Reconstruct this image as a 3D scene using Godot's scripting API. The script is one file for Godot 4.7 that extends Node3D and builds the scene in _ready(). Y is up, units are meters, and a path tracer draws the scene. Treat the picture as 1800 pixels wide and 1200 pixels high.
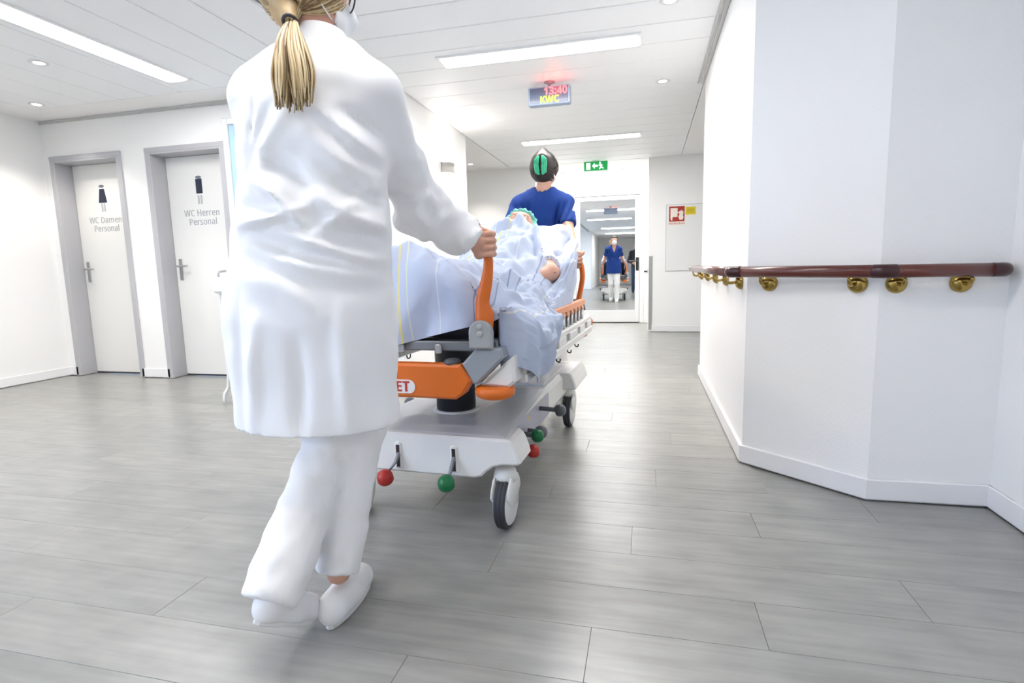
extends Node3D
# ---------------------------------------------------------------- camera calibration (1800x1200 frame)
const FOC := 961.95
const EYE := Vector3(0, 0.95, 0)
const CEIL := 2.435
var cam_basis: Basis
var used := {}
var mats := {}
var rng := RandomNumberGenerator.new()

func at_z(px: float, py: float, z: float) -> Vector3:
	var d := cam_basis * Vector3((px - 900.0) / FOC, -(py - 600.0) / FOC, -1.0)
	return EYE + d * (z / d.z)
func at_x(px: float, py: float, x: float) -> Vector3:
	var d := cam_basis * Vector3((px - 900.0) / FOC, -(py - 600.0) / FOC, -1.0)
	return EYE + d * (x / d.x)
func at_y(px: float, py: float, y: float) -> Vector3:
	var d := cam_basis * Vector3((px - 900.0) / FOC, -(py - 600.0) / FOC, -1.0)
	return EYE + d * ((y - EYE.y) / d.y)

# ---------------------------------------------------------------- naming and tagging
func numbered(called: String) -> String:
	used[called] = used.get(called, -1) + 1
	return called if used[called] == 0 else "%s_%03d" % [called, used[called]]
func thing(called: String, label: String, category: String, at := Vector3.ZERO, group := "", turn := 0.0) -> Node3D:
	var o := Node3D.new()
	o.name = numbered(called)
	add_child(o)
	o.position = at
	o.rotation.y = turn
	o.set_meta("label", label)
	o.set_meta("category", category)
	if group: o.set_meta("group", group)
	return o
func setting(called: String, label: String, at := Vector3.ZERO) -> Node3D:
	var o := Node3D.new()
	o.name = called
	add_child(o)
	o.position = at
	o.set_meta("kind", "structure")
	o.set_meta("label", label)
	return o
func part(parent: Node, called: String, mesh: Mesh, m: Material, label := "") -> MeshInstance3D:
	var o := MeshInstance3D.new()
	o.name = called
	o.mesh = mesh
	o.material_override = m
	parent.add_child(o, true)
	if label: o.set_meta("label", label)
	return o
func structure(called: String, label: String, mesh: Mesh, m: Material) -> MeshInstance3D:
	var o := part(self, called, mesh, m, label)
	o.set_meta("kind", "structure")
	return o

# ---------------------------------------------------------------- materials
func mat(called: String, r: float, g: float, b: float, rough := 0.6, metal := 0.0) -> StandardMaterial3D:
	if mats.has(called): return mats[called]
	var m := StandardMaterial3D.new()
	m.resource_name = called
	m.albedo_color = Color8(int(r), int(g), int(b))
	m.roughness = rough
	m.metallic = metal
	mats[called] = m
	return m
func glow(called: String, c: Color, e: float) -> StandardMaterial3D:
	if mats.has(called): return mats[called]
	var m := mat(called, c.r * 250.0, c.g * 250.0, c.b * 250.0, 0.5)
	m.emission_enabled = true
	m.emission = c
	m.emission_energy_multiplier = e
	return m
func tex(w: int, h: int, f: Callable) -> ImageTexture:
	var im := Image.create(w, h, false, Image.FORMAT_RGB8)
	for y in h:
		for x in w:
			im.set_pixel(x, y, f.call(x, y))
	im.generate_mipmaps()
	return ImageTexture.create_from_image(im)

# ---------------------------------------------------------------- shapes into a SurfaceTool
func mb(smooth := false) -> SurfaceTool:
	var s := SurfaceTool.new()
	s.begin(Mesh.PRIMITIVE_TRIANGLES)
	s.set_smooth_group(0 if smooth else -1)
	return s
func done(s: SurfaceTool) -> ArrayMesh:
	s.index()
	s.generate_normals()
	return s.commit()
func tri(s: SurfaceTool, a: Vector3, b: Vector3, c: Vector3) -> void:
	s.add_vertex(a); s.add_vertex(c); s.add_vertex(b)
func quad(s: SurfaceTool, a: Vector3, b: Vector3, c: Vector3, d: Vector3) -> void:
	tri(s, a, b, c); tri(s, a, c, d)
func hull_rings(s: SurfaceTool, rings: Array, closed_ends := true) -> void:
	for k in rings.size() - 1:
		var p: PackedVector3Array = rings[k]
		var q: PackedVector3Array = rings[k + 1]
		var n := p.size()
		for i in n:
			var j := (i + 1) % n
			quad(s, p[i], p[j], q[j], q[i])
	if closed_ends:
		for e in [0, rings.size() - 1]:
			var p: PackedVector3Array = rings[e]
			var c := Vector3.ZERO
			for v in p: c += v
			c /= p.size()
			for i in p.size():
				var j := (i + 1) % p.size()
				if e == 0: tri(s, c, p[j], p[i])
				else: tri(s, c, p[i], p[j])
func box(s: SurfaceTool, c: Vector3, size: Vector3, bev := 0.0, b := Basis.IDENTITY) -> void:
	var h := size / 2
	bev = minf(bev, minf(h.x, minf(h.y, h.z)) * 0.95)
	var rings := []
	var ins := [[-h.y, bev], [-h.y + bev, 0.0], [h.y - bev, 0.0], [h.y, bev]] if bev > 0 else [[-h.y, 0.0], [h.y, 0.0]]
	for r in ins:
		var x: float = h.x - r[1]
		var z: float = h.z - r[1]
		var k: float = bev
		var ring := PackedVector3Array()
		if bev > 0:
			for p in [[x - k, z], [-x + k, z], [-x, z - k], [-x, -z + k], [-x + k, -z], [x - k, -z], [x, -z + k], [x, z - k]]:
				ring.append(c + b * Vector3(p[0], r[0], p[1]))
		else:
			for p in [[x, z], [-x, z], [-x, -z], [x, -z]]:
				ring.append(c + b * Vector3(p[0], r[0], p[1]))
		ring.reverse()
		rings.append(ring)
	hull_rings(s, rings)
func span(s: SurfaceTool, a: Vector3, b: Vector3, bev := 0.0) -> void:
	box(s, (a + b) / 2, (b - a).abs(), bev)
func one_box(size: Vector3, bev := 0.0) -> ArrayMesh:
	var s := mb()
	box(s, Vector3.ZERO, size, bev)
	return done(s)
func extrude(s: SurfaceTool, poly: PackedVector2Array, t: Transform3D, depth: float, bev := 0.0) -> void:
	# polygon in the local xy plane, extruded along local z from 0 to depth
	if Geometry2D.is_polygon_clockwise(poly): poly.reverse()
	var inner := poly
	if bev > 0.0:
		var off := Geometry2D.offset_polygon(poly, -bev, Geometry2D.JOIN_MITER)
		if off.size() == 1 and off[0].size() == poly.size():
			# align start vertex
			var best := 0
			for i in off[0].size():
				if off[0][i].distance_squared_to(poly[0]) < off[0][best].distance_squared_to(poly[0]): best = i
			inner = PackedVector2Array()
			for i in poly.size(): inner.append(off[0][(best + i) % poly.size()])
			if Geometry2D.is_polygon_clockwise(inner): inner = poly
		else: bev = 0.0
	var lay := [[inner, 0.0], [poly, bev], [poly, depth - bev], [inner, depth]] if bev > 0 else [[poly, 0.0], [poly, depth]]
	for k in lay.size() - 1:
		var p: PackedVector2Array = lay[k][0]
		var q: PackedVector2Array = lay[k + 1][0]
		for i in p.size():
			var j := (i + 1) % p.size()
			quad(s, t * Vector3(p[i].x, p[i].y, lay[k][1]), t * Vector3(p[j].x, p[j].y, lay[k][1]), t * Vector3(q[j].x, q[j].y, lay[k + 1][1]), t * Vector3(q[i].x, q[i].y, lay[k + 1][1]))
	var ids := Geometry2D.triangulate_polygon(inner)
	for i in range(0, ids.size(), 3):
		var a := inner[ids[i]]
		var b := inner[ids[i + 1]]
		var c := inner[ids[i + 2]]
		tri(s, t * Vector3(a.x, a.y, depth), t * Vector3(b.x, b.y, depth), t * Vector3(c.x, c.y, depth))
		tri(s, t * Vector3(a.x, a.y, 0), t * Vector3(c.x, c.y, 0), t * Vector3(b.x, b.y, 0))
func tube(s: SurfaceTool, pts: Array, rad, sides := 8, squash := 1.0, up := Vector3.UP) -> void:
	# sweep; rad: a number or one per point; squash flattens across the «up» side
	var rings := []
	var n := pts.size()
	for i in n:
		var d: Vector3 = (pts[mini(i + 1, n - 1)] - pts[maxi(i - 1, 0)]).normalized()
		var x := d.cross(up)
		if x.length() < 0.05: x = d.cross(Vector3(0.3, 0.1, 1.0))
		x = x.normalized()
		var y := x.cross(d).normalized()
		var r: float = rad[i] if rad is Array else rad
		var ring := PackedVector3Array()
		for k in sides:
			var a := TAU * k / sides
			ring.append(pts[i] + x * cos(a) * r + y * sin(a) * r * squash)
		rings.append(ring)
	hull_rings(s, rings)
func lathe(s: SurfaceTool, prof: Array, t: Transform3D, seg := 20) -> void:
	# profile of [radius, height] turned about local y
	var rings := []
	for p in prof:
		var ring := PackedVector3Array()
		for k in seg:
			var a := TAU * k / seg
			ring.append(t * Vector3(cos(a) * p[0], p[1], -sin(a) * p[0]))
		rings.append(ring)
	hull_rings(s, rings)
func bez(pts: Array, n := 8) -> Array:
	# smooth curve through points
	var c := []
	for i in pts.size() - 1:
		var p0: Vector3 = pts[maxi(i - 1, 0)]
		var p1: Vector3 = pts[i]
		var p2: Vector3 = pts[i + 1]
		var p3: Vector3 = pts[mini(i + 2, pts.size() - 1)]
		for k in n:
			c.append(p1.cubic_interpolate(p2, p0, p3, float(k) / n))
	c.append(pts[-1])
	return c
func sheet(f: Callable, nu: int, nv: int, thick := 0.0) -> ArrayMesh:
	# f(u, v) -> [position, uv]; a smooth grid, with a second face at «thick» and closed rims
	var pos := PackedVector3Array()
	var uv := PackedVector2Array()
	for j in nv + 1:
		for i in nu + 1:
			var r: Array = f.call(float(i) / nu, float(j) / nv)
			pos.append(r[0]); uv.append(r[1])
	var idx := PackedInt32Array()
	var w := nu + 1
	for j in nv:
		for i in nu:
			var a := j * w + i
			idx.append_array([a, a + w, a + 1, a + 1, a + w, a + w + 1])
	var nor := normals_of(pos, idx)
	if thick > 0.0:
		var n := pos.size()
		for i in n:
			pos.append(pos[i] - nor[i] * thick); uv.append(uv[i])
		var m := idx.size()
		for i in range(0, m, 3):
			idx.append_array([idx[i] + n, idx[i + 2] + n, idx[i + 1] + n])
		for i in nu:
			for a in [i, nv * w + i]:
				idx.append_array([a, a + 1, a + n, a + 1, a + 1 + n, a + n])
		for j in nv:
			for a in [j * w, j * w + nu]:
				idx.append_array([a, a + w, a + n, a + w, a + w + n, a + n])
		for i in n: nor.append(-nor[i])
	return amesh(pos, nor, idx, uv)
func normals_of(pos: PackedVector3Array, idx: PackedInt32Array) -> PackedVector3Array:
	var nor := PackedVector3Array()
	nor.resize(pos.size())
	for i in range(0, idx.size(), 3):
		var a := idx[i]
		var b := idx[i + 1]
		var c := idx[i + 2]
		var f := (pos[c] - pos[a]).cross(pos[b] - pos[a])
		nor[a] += f; nor[b] += f; nor[c] += f
	for i in nor.size(): nor[i] = nor[i].normalized()
	return nor
func amesh(pos: PackedVector3Array, nor: PackedVector3Array, idx: PackedInt32Array, uv := PackedVector2Array(), col := PackedColorArray()) -> ArrayMesh:
	var arr := []
	arr.resize(Mesh.ARRAY_MAX)
	arr[Mesh.ARRAY_VERTEX] = pos
	arr[Mesh.ARRAY_NORMAL] = nor
	arr[Mesh.ARRAY_INDEX] = idx
	if uv.size(): arr[Mesh.ARRAY_TEX_UV] = uv
	if col.size(): arr[Mesh.ARRAY_COLOR] = col
	var m := ArrayMesh.new()
	m.add_surface_from_arrays(Mesh.PRIMITIVE_TRIANGLES, arr)
	return m

# ---------------------------------------------------------------- bodies and clothes: tapered capsules, smooth minimum, surface nets
func nets(prims: Array, k: float, cell: float, warp = null, margin := 0.008) -> Dictionary:
	var n := prims.size()
	var A := PackedVector3Array()
	var D := PackedVector3Array()
	var S := PackedVector3Array()
	var inv := PackedFloat32Array()
	var ra := PackedFloat32Array()
	var rd := PackedFloat32Array()
	var sm := PackedFloat32Array()
	var lo := Vector3(1e3, 1e3, 1e3)
	var hi := -lo
	for p: Array in prims:
		var a: Vector3 = p[0]
		var b: Vector3 = p[1]
		A.append(a); D.append(b - a)
		inv.append(1.0 / maxf((b - a).length_squared(), 1e-9))
		ra.append(p[2]); rd.append(p[3] - p[2])
		var sq: Vector3 = p[4] if p.size() > 4 else Vector3.ONE
		S.append(sq)
		sm.append(1.0 / maxf(sq.x, maxf(sq.y, sq.z)))
		var r: float = maxf(p[2], p[3]) / minf(sq.x, minf(sq.y, sq.z))
		for q in [a, b]:
			lo = lo.min(q - Vector3.ONE * r); hi = hi.max(q + Vector3.ONE * r)
	var pad := Vector3.ONE * (cell * 2 + margin + k * 0.25)
	lo -= pad; hi += pad
	const BS := 6
	var nb := Vector3i(((hi - lo) / (cell * BS)).ceil())
	var nx := nb.x * BS + 1
	var ny := nb.y * BS + 1
	var nz := nb.z * BS + 1
	var F := PackedFloat32Array()
	F.resize(nx * ny * nz)
	F.fill(99.0)
	var active := []
	var hd := cell * BS * 0.5 * 1.7321
	var dist := PackedFloat32Array()
	dist.resize(n)
	for bz in nb.z:
		for by in nb.y:
			for bx in nb.x:
				var c := lo + Vector3(bx + 0.5, by + 0.5, bz + 0.5) * cell * BS
				var dm := 1e3
				for i in n:
					var q := c - A[i]
					var h := clampf(q.dot(D[i]) * inv[i], 0.0, 1.0)
					var dd := (((q - D[i] * h) * S[i]).length() - (ra[i] + rd[i] * h)) * sm[i]
					dist[i] = dd
					if dd < dm: dm = dd
				var dw := dm
				if warp != null: dw = warp.call(c, dm)
				if absf(dw) > hd * 1.15 + k * 0.35 + margin: continue
				var cand := PackedInt32Array()
				for i in n:
					if dist[i] < dm + 2.0 * hd + k: cand.append(i)
				active.append(Vector3i(bx, by, bz))
				for iz in range(bz * BS, bz * BS + BS + 1):
					for iy in range(by * BS, by * BS + BS + 1):
						var row := (iz * ny + iy) * nx
						for ix in range(bx * BS, bx * BS + BS + 1):
							if F[row + ix] < 98.0: continue
							var p := lo + Vector3(ix, iy, iz) * cell
							var d := 5.0
							for i in cand:
								var q := p - A[i]
								var h := clampf(q.dot(D[i]) * inv[i], 0.0, 1.0)
								var dd := (((q - D[i] * h) * S[i]).length() - (ra[i] + rd[i] * h)) * sm[i]
								var e := k - absf(d - dd)
								d = minf(d, dd)
								if e > 0.0: d -= e * e * 0.25 / k
							if warp != null: d = warp.call(p, d)
							F[row + ix] = d
	var vid := PackedInt32Array()
	vid.resize(F.size())
	vid.fill(-1)
	var pos := PackedVector3Array()
	var cells := PackedInt32Array()
	var off := PackedInt32Array([0, 1, nx, nx + 1, nx * ny, nx * ny + 1, nx * ny + nx, nx * ny + nx + 1])
	var cor := PackedVector3Array([Vector3(0, 0, 0), Vector3(1, 0, 0), Vector3(0, 1, 0), Vector3(1, 1, 0), Vector3(0, 0, 1), Vector3(1, 0, 1), Vector3(0, 1, 1), Vector3(1, 1, 1)])
	var e0 := PackedInt32Array([0, 2, 4, 6, 0, 1, 4, 5, 0, 1, 2, 3])
	var e1 := PackedInt32Array([1, 3, 5, 7, 2, 3, 6, 7, 4, 5, 6, 7])
	for b in active:
		for iz in range(b.z * BS, b.z * BS + BS):
			for iy in range(b.y * BS, b.y * BS + BS):
				for ix in range(b.x * BS, b.x * BS + BS):
					var at := (iz * ny + iy) * nx + ix
					var neg := 0
					for o in 8:
						if F[at + off[o]] < 0.0: neg += 1
						elif neg > 0 and neg < o: break
					if neg == 0 or neg == 8: continue
					var sum := Vector3.ZERO
					var cnt := 0
					for e in 12:
						var f0 := F[at + off[e0[e]]]
						var f1 := F[at + off[e1[e]]]
						if (f0 < 0.0) != (f1 < 0.0):
							sum += cor[e0[e]].lerp(cor[e1[e]], f0 / (f0 - f1))
							cnt += 1
					vid[at] = pos.size()
					pos.append(lo + (Vector3(ix, iy, iz) + sum / cnt) * cell)
					cells.append(at)
	var idx := PackedInt32Array()
	var st := [1, nx, nx * ny]
	for at in cells:
		var inside := F[at] < 0.0
		for ax in 3:
			if (F[at + st[ax]] < 0.0) == inside: continue
			var u: int = st[(ax + 1) % 3]
			var v: int = st[(ax + 2) % 3]
			if at - u - v < 0: continue
			var a := vid[at - u - v]
			var b := vid[at - v]
			var c := vid[at]
			var d := vid[at - u]
			if a < 0 or b < 0 or c < 0 or d < 0: continue
			if inside: idx.append_array([a, c, b, a, d, c])
			else: idx.append_array([a, b, c, a, c, d])
	return {"v": pos, "n": normals_of(pos, idx), "i": idx}
func merge(list: Array) -> ArrayMesh:
	var pos := PackedVector3Array()
	var nor := PackedVector3Array()
	var idx := PackedInt32Array()
	for g in list:
		var base := pos.size()
		pos.append_array(g.v); nor.append_array(g.n)
		var ii: PackedInt32Array = g.i
		for t in ii: idx.append(t + base)
	return amesh(pos, nor, idx)
func body_mesh(prims: Array, k: float, cell: float, warp = null, margin := 0.008) -> ArrayMesh:
	return merge([nets(prims, k, cell, warp, margin)])
func chain(pts: Array, rad: Array) -> Array:
	var out := []
	for i in pts.size() - 1: out.append([pts[i], pts[i + 1], rad[i], rad[i + 1]])
	return out
func frame_of(fwd: Vector3, up: Vector3) -> Basis:
	# x right, y up, z forward
	var f := fwd.normalized()
	var r := up.cross(f).normalized()
	return Basis(r, f.cross(r).normalized(), f)
func head_prims(c: Vector3, b: Basis, k := 1.0) -> Array:
	var out := []
	for p in [
		[Vector3(0, 0.026, -0.022), Vector3(0, 0.024, 0.022), 0.082, 0.078], [Vector3(0, 0.0, 0.03), Vector3(0, -0.05, 0.045), 0.062, 0.045],
		[Vector3(-0.03, -0.055, 0.03), Vector3(0.03, -0.055, 0.03), 0.036, 0.036], [Vector3(0, -0.06, 0.055), Vector3(0, -0.098, 0.07), 0.03, 0.02],
		[Vector3(0, 0.02, 0.098), Vector3(0, -0.022, 0.113), 0.009, 0.012], [Vector3(-0.01, -0.026, 0.104), Vector3(0.01, -0.026, 0.104), 0.009, 0.009],
		[Vector3(-0.04, 0.026, 0.082), Vector3(0.04, 0.026, 0.082), 0.014, 0.014], [Vector3(-0.018, -0.058, 0.086), Vector3(0.018, -0.058, 0.086), 0.008, 0.008],
		[Vector3(-0.015, -0.068, 0.084), Vector3(0.015, -0.068, 0.084), 0.008, 0.008],
		[Vector3(-0.082, 0.012, -0.008), Vector3(-0.084, -0.028, 0.0), 0.014, 0.009], [Vector3(0.082, 0.012, -0.008), Vector3(0.084, -0.028, 0.0), 0.014, 0.009],
	]: out.append([c + b * (p[0] * k), c + b * (p[1] * k), p[2] * k, p[3] * k])
	return out
func grip(o: Vector3, axis: Vector3, palm: Vector3, r: float, wrist: Vector3, side: float) -> Array:
	# a hand closed round a bar at o: fingers side by side along the axis, knuckles on the palm side, thumb round the other way
	var A := axis.normalized()
	var P := (palm - A * palm.dot(A)).normalized()
	var Q := A.cross(P) * side
	var out := []
	var offs := [0.034, 0.012, -0.01, -0.031]
	var fat := [0.0095, 0.01, 0.0095, 0.008]
	var len := [0.94, 1.0, 0.96, 0.84]
	var base := o + P * (r + 0.012)
	for f in 4:
		var kn: Vector3 = base + A * offs[f] + P * 0.004 + Q * (-0.012)
		var pts := [kn]
		for st in [[18.0, 0.006], [85.0, 0.004], [150.0, 0.002], [205.0, 0.0]]:
			var a: float = deg_to_rad(st[0] * len[f] - 8.0)
			pts.append(o + A * (offs[f] * 1.02) + (P * cos(a) + Q * sin(a)) * (r + fat[f] + st[1]))
		out.append_array(chain(pts, [fat[f] * 1.12, fat[f] * 1.08, fat[f] * 1.02, fat[f] * 0.94, fat[f] * 0.8]))
		out.append([wrist.lerp(kn, 0.25), kn, 0.016, 0.0115])
		out.append([kn - Q * 0.004, kn + Q * 0.006, 0.0108, 0.0108])
	var th := wrist.lerp(base, 0.35) + A * 0.03 - Q * 0.014
	var tp := [th]
	for st in [[-62.0, 0.046, 0.008], [-112.0, 0.05, 0.004], [-160.0, 0.046, 0.001]]:
		var a: float = deg_to_rad(st[0])
		tp.append(o + A * st[1] + (P * cos(a) + Q * sin(a)) * (r + 0.0095 + st[2]))
	out.append_array(chain(tp, [0.016, 0.013, 0.0105, 0.0085]))
	out.append([wrist, base.lerp(wrist, 0.3), 0.024, 0.019, Vector3.ONE])
	return out
func strand_set(s: SurfaceTool, paths: Array, r: float, sides := 4) -> void:
	for p in paths:
		var n: int = p.size()
		var rr := []
		for i in n: rr.append(r * (1.0 - 0.55 * pow(float(i) / (n - 1), 3.0)) * (0.6 if i == 0 else 1.0))
		tube(s, p, rr, sides)

func _ready() -> void:
	rng.seed = 20240
	# ---- camera
	cam_basis = Basis.from_euler(Vector3(-0.131935, 0.242485, -0.0245257), EULER_ORDER_YXZ)
	var cam := Camera3D.new()
	cam.name = "camera"
	add_child(cam)
	cam.transform = Transform3D(cam_basis, EYE)
	cam.fov = rad_to_deg(2.0 * atan(600.0 / FOC))
	cam.near = 0.02
	cam.current = true
	# ---- sky and exposure
	var env := Environment.new()
	env.background_mode = Environment.BG_SKY
	var sky := Sky.new()
	var sm := ProceduralSkyMaterial.new()
	sm.sky_top_color = Color(0.52, 0.7, 1.0)
	sm.sky_horizon_color = Color(0.72, 0.84, 1.0)
	sm.ground_bottom_color = Color(0.5, 0.55, 0.6)
	sm.ground_horizon_color = Color(0.72, 0.84, 1.0)
	sm.energy_multiplier = 5.5
	sky.sky_material = sm
	env.sky = sky
	env.tonemap_mode = Environment.TONE_MAPPER_LINEAR
	env.tonemap_exposure = 2.25
	env.sdfgi_enabled = true
	env.ssao_enabled = true
	env.ssil_enabled = true
	var we := WorldEnvironment.new()
	we.name = "world_environment"
	we.environment = env
	add_child(we)
	# ---- large lights: the ceiling luminaires (built with their fittings)
	ceiling_lights()
	shell()
	floor_and_ceiling()
	doors()
	fittings()
	trolley()
	bedding()
	doctor()
	nurse()
	patient()
	bystander()

# ================================================================ ceiling luminaires
const LIT := Color(1.0, 0.99, 0.985)
func luminaire(at: Vector3, along_x: bool, length: float, label: String, energy: float) -> void:
	var t := thing("ceiling_light", label, "ceiling light", at, "long recessed ceiling lights")
	var L := length
	var W := 0.19
	var s := mb()
	for e in [[Vector3(0, -0.004, W / 2 + 0.012), Vector3(L + 0.05, 0.012, 0.024)], [Vector3(0, -0.004, -W / 2 - 0.012), Vector3(L + 0.05, 0.012, 0.024)], [Vector3(L / 2 + 0.012, -0.004, 0), Vector3(0.024, 0.012, W)], [Vector3(-L / 2 - 0.012, -0.004, 0), Vector3(0.024, 0.012, W)]]:
		box(s, e[0], e[1], 0.002)
	part(t, "frame", done(s), mat("white_metal", 236, 237, 238, 0.4))
	var d := mb(true)
	var rings := []
	for k in 2:
		var ring := PackedVector3Array()
		var x := (k - 0.5) * L
		ring.append(Vector3(x, 0.012, W / 2)); ring.append(Vector3(x, 0.012, -W / 2))
		for i in 9:
			var a := PI * i / 8.0
			ring.append(Vector3(x, -0.006 - sin(a) * 0.012, -cos(a) * W / 2))
		rings.append(ring)
	hull_rings(d, rings)
	part(t, "diffuser", done(d), glow("lit_diffuser", LIT, 2.2))
	var a := AreaLight3D.new()
	a.name = "tube_light"
	a.area_size = Vector2(L, W)
	a.light_color = LIT
	a.light_energy = energy
	a.shadow_enabled = true
	a.set("area_range", 30.0)
	t.add_child(a)
	a.position.y = -0.024
	a.rotation = Vector3(-PI / 2, 0, 0)
	if not along_x: t.rotation.y = PI / 2
func ceiling_lights() -> void:
	var e := 1.75
	luminaire(Vector3(-0.75, CEIL, -3.95), true, 1.36, "long lit ceiling light in front of the hanging clock display", e)
	luminaire(Vector3(-0.77, CEIL, -6.66), true, 1.36, "long lit ceiling light between the clock display and the green exit sign", e)
	luminaire(Vector3(-0.77, CEIL, -9.02), true, 1.36, "long lit ceiling light behind the exit sign above the glass door", e * 0.7)
	luminaire(Vector3(-3.47, CEIL, -2.96), false, 1.4, "long lit ceiling light running towards the toilet doors", e * 0.6)
	luminaire(Vector3(-3.47, CEIL, -0.25), false, 1.4, "long lit ceiling light over the open lobby floor", e * 1.15)
	luminaire(Vector3(-3.47, CEIL, 2.45), false, 1.4, "long lit ceiling light beside the wide window", e * 1.2)
	luminaire(Vector3(-0.95, CEIL, -1.1), true, 1.36, "long lit ceiling light above the white coat", e * 0.5)
	luminaire(Vector3(-0.75, CEIL, 3.1), true, 1.36, "long lit ceiling light above the person in the black jacket", e * 1.1)
	luminaire(Vector3(-0.75, CEIL, 6.6), true, 1.36, "long lit ceiling light above the corridor reflected in the glass door", e)

# ================================================================ walls
func shell() -> void:
	var paint := mat("wall_paint", 248, 248, 247, 0.75)
	# glass fibre wallpaper: a fine diagonal weave, as the near wall shows
	paint.heightmap_enabled = true
	paint.heightmap_texture = tex(64, 64, func(x: int, y: int):
		var v := 0.5 + 0.3 * sin(TAU * (x + y) / 8.0) + 0.2 * sin(TAU * (x - y) / 16.0)
		return Color(v, v, v))
	paint.heightmap_scale = 0.03
	paint.uv1_triplanar = true
	paint.uv1_world_triplanar = true
	paint.uv1_scale = Vector3(9, 9, 9)
	var W := 0.16
	var C := CEIL + 0.1
	var s := mb()
	# left wall with the window opening behind the camera
	span(s, Vector3(-5.6 - W, 0, -4.4), Vector3(-5.6, C, 0.0))
	span(s, Vector3(-5.6 - W, 0, 3.6), Vector3(-5.6, C, 5.2))
	span(s, Vector3(-5.6 - W, 0, 0.0), Vector3(-5.6, 0.85, 3.6))
	span(s, Vector3(-5.6 - W, 2.3, 0.0), Vector3(-5.6, C, 3.6))
	structure("wall_left", "plain white wall beside the women's toilet door", done(s), paint)
	# wall with the two toilet doors
	s = mb()
	var D := 0.3
	span(s, Vector3(-5.6, 0, -4.2 - D), Vector3(-5.49, C, -4.2))
	span(s, Vector3(-4.71, 0, -4.2 - D), Vector3(-4.38, C, -4.2))
	span(s, Vector3(-3.59, 0, -4.2 - D), Vector3(-1.985, C, -4.2))
	span(s, Vector3(-5.49, 2.075, -4.2 - D), Vector3(-4.71, C, -4.2))
	span(s, Vector3(-4.38, 2.075, -4.2 - D), Vector3(-3.59, C, -4.2))
	structure("wall_back", "white wall with two toilet doors", done(s), paint)
	s = mb()
	span(s, Vector3(-2.25, 0, -6.08), Vector3(-1.985, C, -4.5))
	span(s, Vector3(-4.6, 0, -6.08), Vector3(-2.25, C, -5.92))
	span(s, Vector3(-4.76, 0, -8.4), Vector3(-4.6, C, -5.92))
	span(s, Vector3(-4.6, 0, -8.4), Vector3(-1.62, C, -8.24))
	span(s, Vector3(-1.78, 0, -9.6), Vector3(-1.62, C, -8.4))
	structure("wall_corridor_left", "white corridor wall carrying the lit wall lamp", done(s), paint)
	s = mb()
	span(s, Vector3(0.45, 0, -4.9), Vector3(0.72, C, -2.72))
	structure("wall_corridor_right", "white corridor wall carrying the far length of the handrail", done(s), paint)
	s = mb()
	extrude(s, PackedVector2Array([Vector2(0.45, -2.72), Vector2(0.86, -2.36), Vector2(1.28, -2.37), Vector2(1.28, -2.72)]), Transform3D(Basis(Vector3.RIGHT, Vector3(0, 0, 1), Vector3(0, -1, 0)), Vector3(0, C, 0)), C)
	structure("wall_angled", "white angled wall corner with the near length of the handrail", done(s), paint)
	s = mb()
	span(s, Vector3(1.28, 0, -2.72), Vector3(1.44, C, 5.2))
	structure("wall_right", "white wall past the end of the handrail", done(s), paint)
	s = mb()
	span(s, Vector3(0.72, 0, -4.9), Vector3(2.2, C, -4.74))
	span(s, Vector3(2.2, 0, -8.26), Vector3(2.36, C, -4.74))
	structure("wall_recess", "white wall of the recess behind the handrail wall", done(s), paint)
	s = mb()
	span(s, Vector3(0.02, 0, -9.6), Vector3(0.18, C, -8.1))
	span(s, Vector3(0.18, 0, -8.26), Vector3(2.2, C, -8.1))
	structure("wall_hydrant", "pale wall holding the fire hose cabinet", done(s), paint)
	s = mb()
	span(s, Vector3(-1.62, 0, -9.6), Vector3(-1.2, C, -9.4))
	span(s, Vector3(-0.09, 0, -9.6), Vector3(0.02, C, -9.4))
	span(s, Vector3(-1.2, 2.165, -9.6), Vector3(-0.09, C, -9.4))
	structure("wall_end", "white end wall around the mirrored glass door", done(s), paint)
	s = mb()
	span(s, Vector3(-5.6, 0, 5.0), Vector3(-1.985, C, 5.2))
	span(s, Vector3(0.45, 0, 5.0), Vector3(1.28, C, 5.2))
	span(s, Vector3(-1.985 - W, 0, 5.2), Vector3(-1.985, C, 11.0))
	span(s, Vector3(0.45, 0, 5.2), Vector3(0.45 + W, C, 11.0))
	span(s, Vector3(-1.985 - W, 0, 11.0), Vector3(0.45 + W, C, 11.2))
	structure("wall_front", "white wall and corridor reflected in the glass door", done(s), paint)
	# skirting boards
	var sk := mat("skirting", 243, 243, 244, 0.45)
	var runs := {
		"left": [Vector3(-5.6, 0, 5.0), Vector3(-5.6, 0, -4.2)], "back": [Vector3(-5.6, 0, -4.2), Vector3(-5.49, 0, -4.2)], "between_doors": [Vector3(-4.71, 0, -4.2), Vector3(-4.38, 0, -4.2)],
		"beside_door": [Vector3(-3.59, 0, -4.2), Vector3(-1.985, 0, -4.2)], "corridor_left": [Vector3(-1.985, 0, -4.2), Vector3(-1.985, 0, -6.08)], "corridor_right": [Vector3(0.45, 0, -4.9), Vector3(0.45, 0, -2.72)],
		"angled": [Vector3(0.45, 0, -2.72), Vector3(0.86, 0, -2.36)], "niche": [Vector3(0.86, 0, -2.36), Vector3(1.28, 0, -2.37)], "right": [Vector3(1.28, 0, -2.37), Vector3(1.28, 0, 5.0)],
		"hydrant": [Vector3(0.04, 0, -8.1), Vector3(2.2, 0, -8.1)], "recess": [Vector3(-1.62, 0, -8.24), Vector3(-4.6, 0, -8.24)]}
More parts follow.
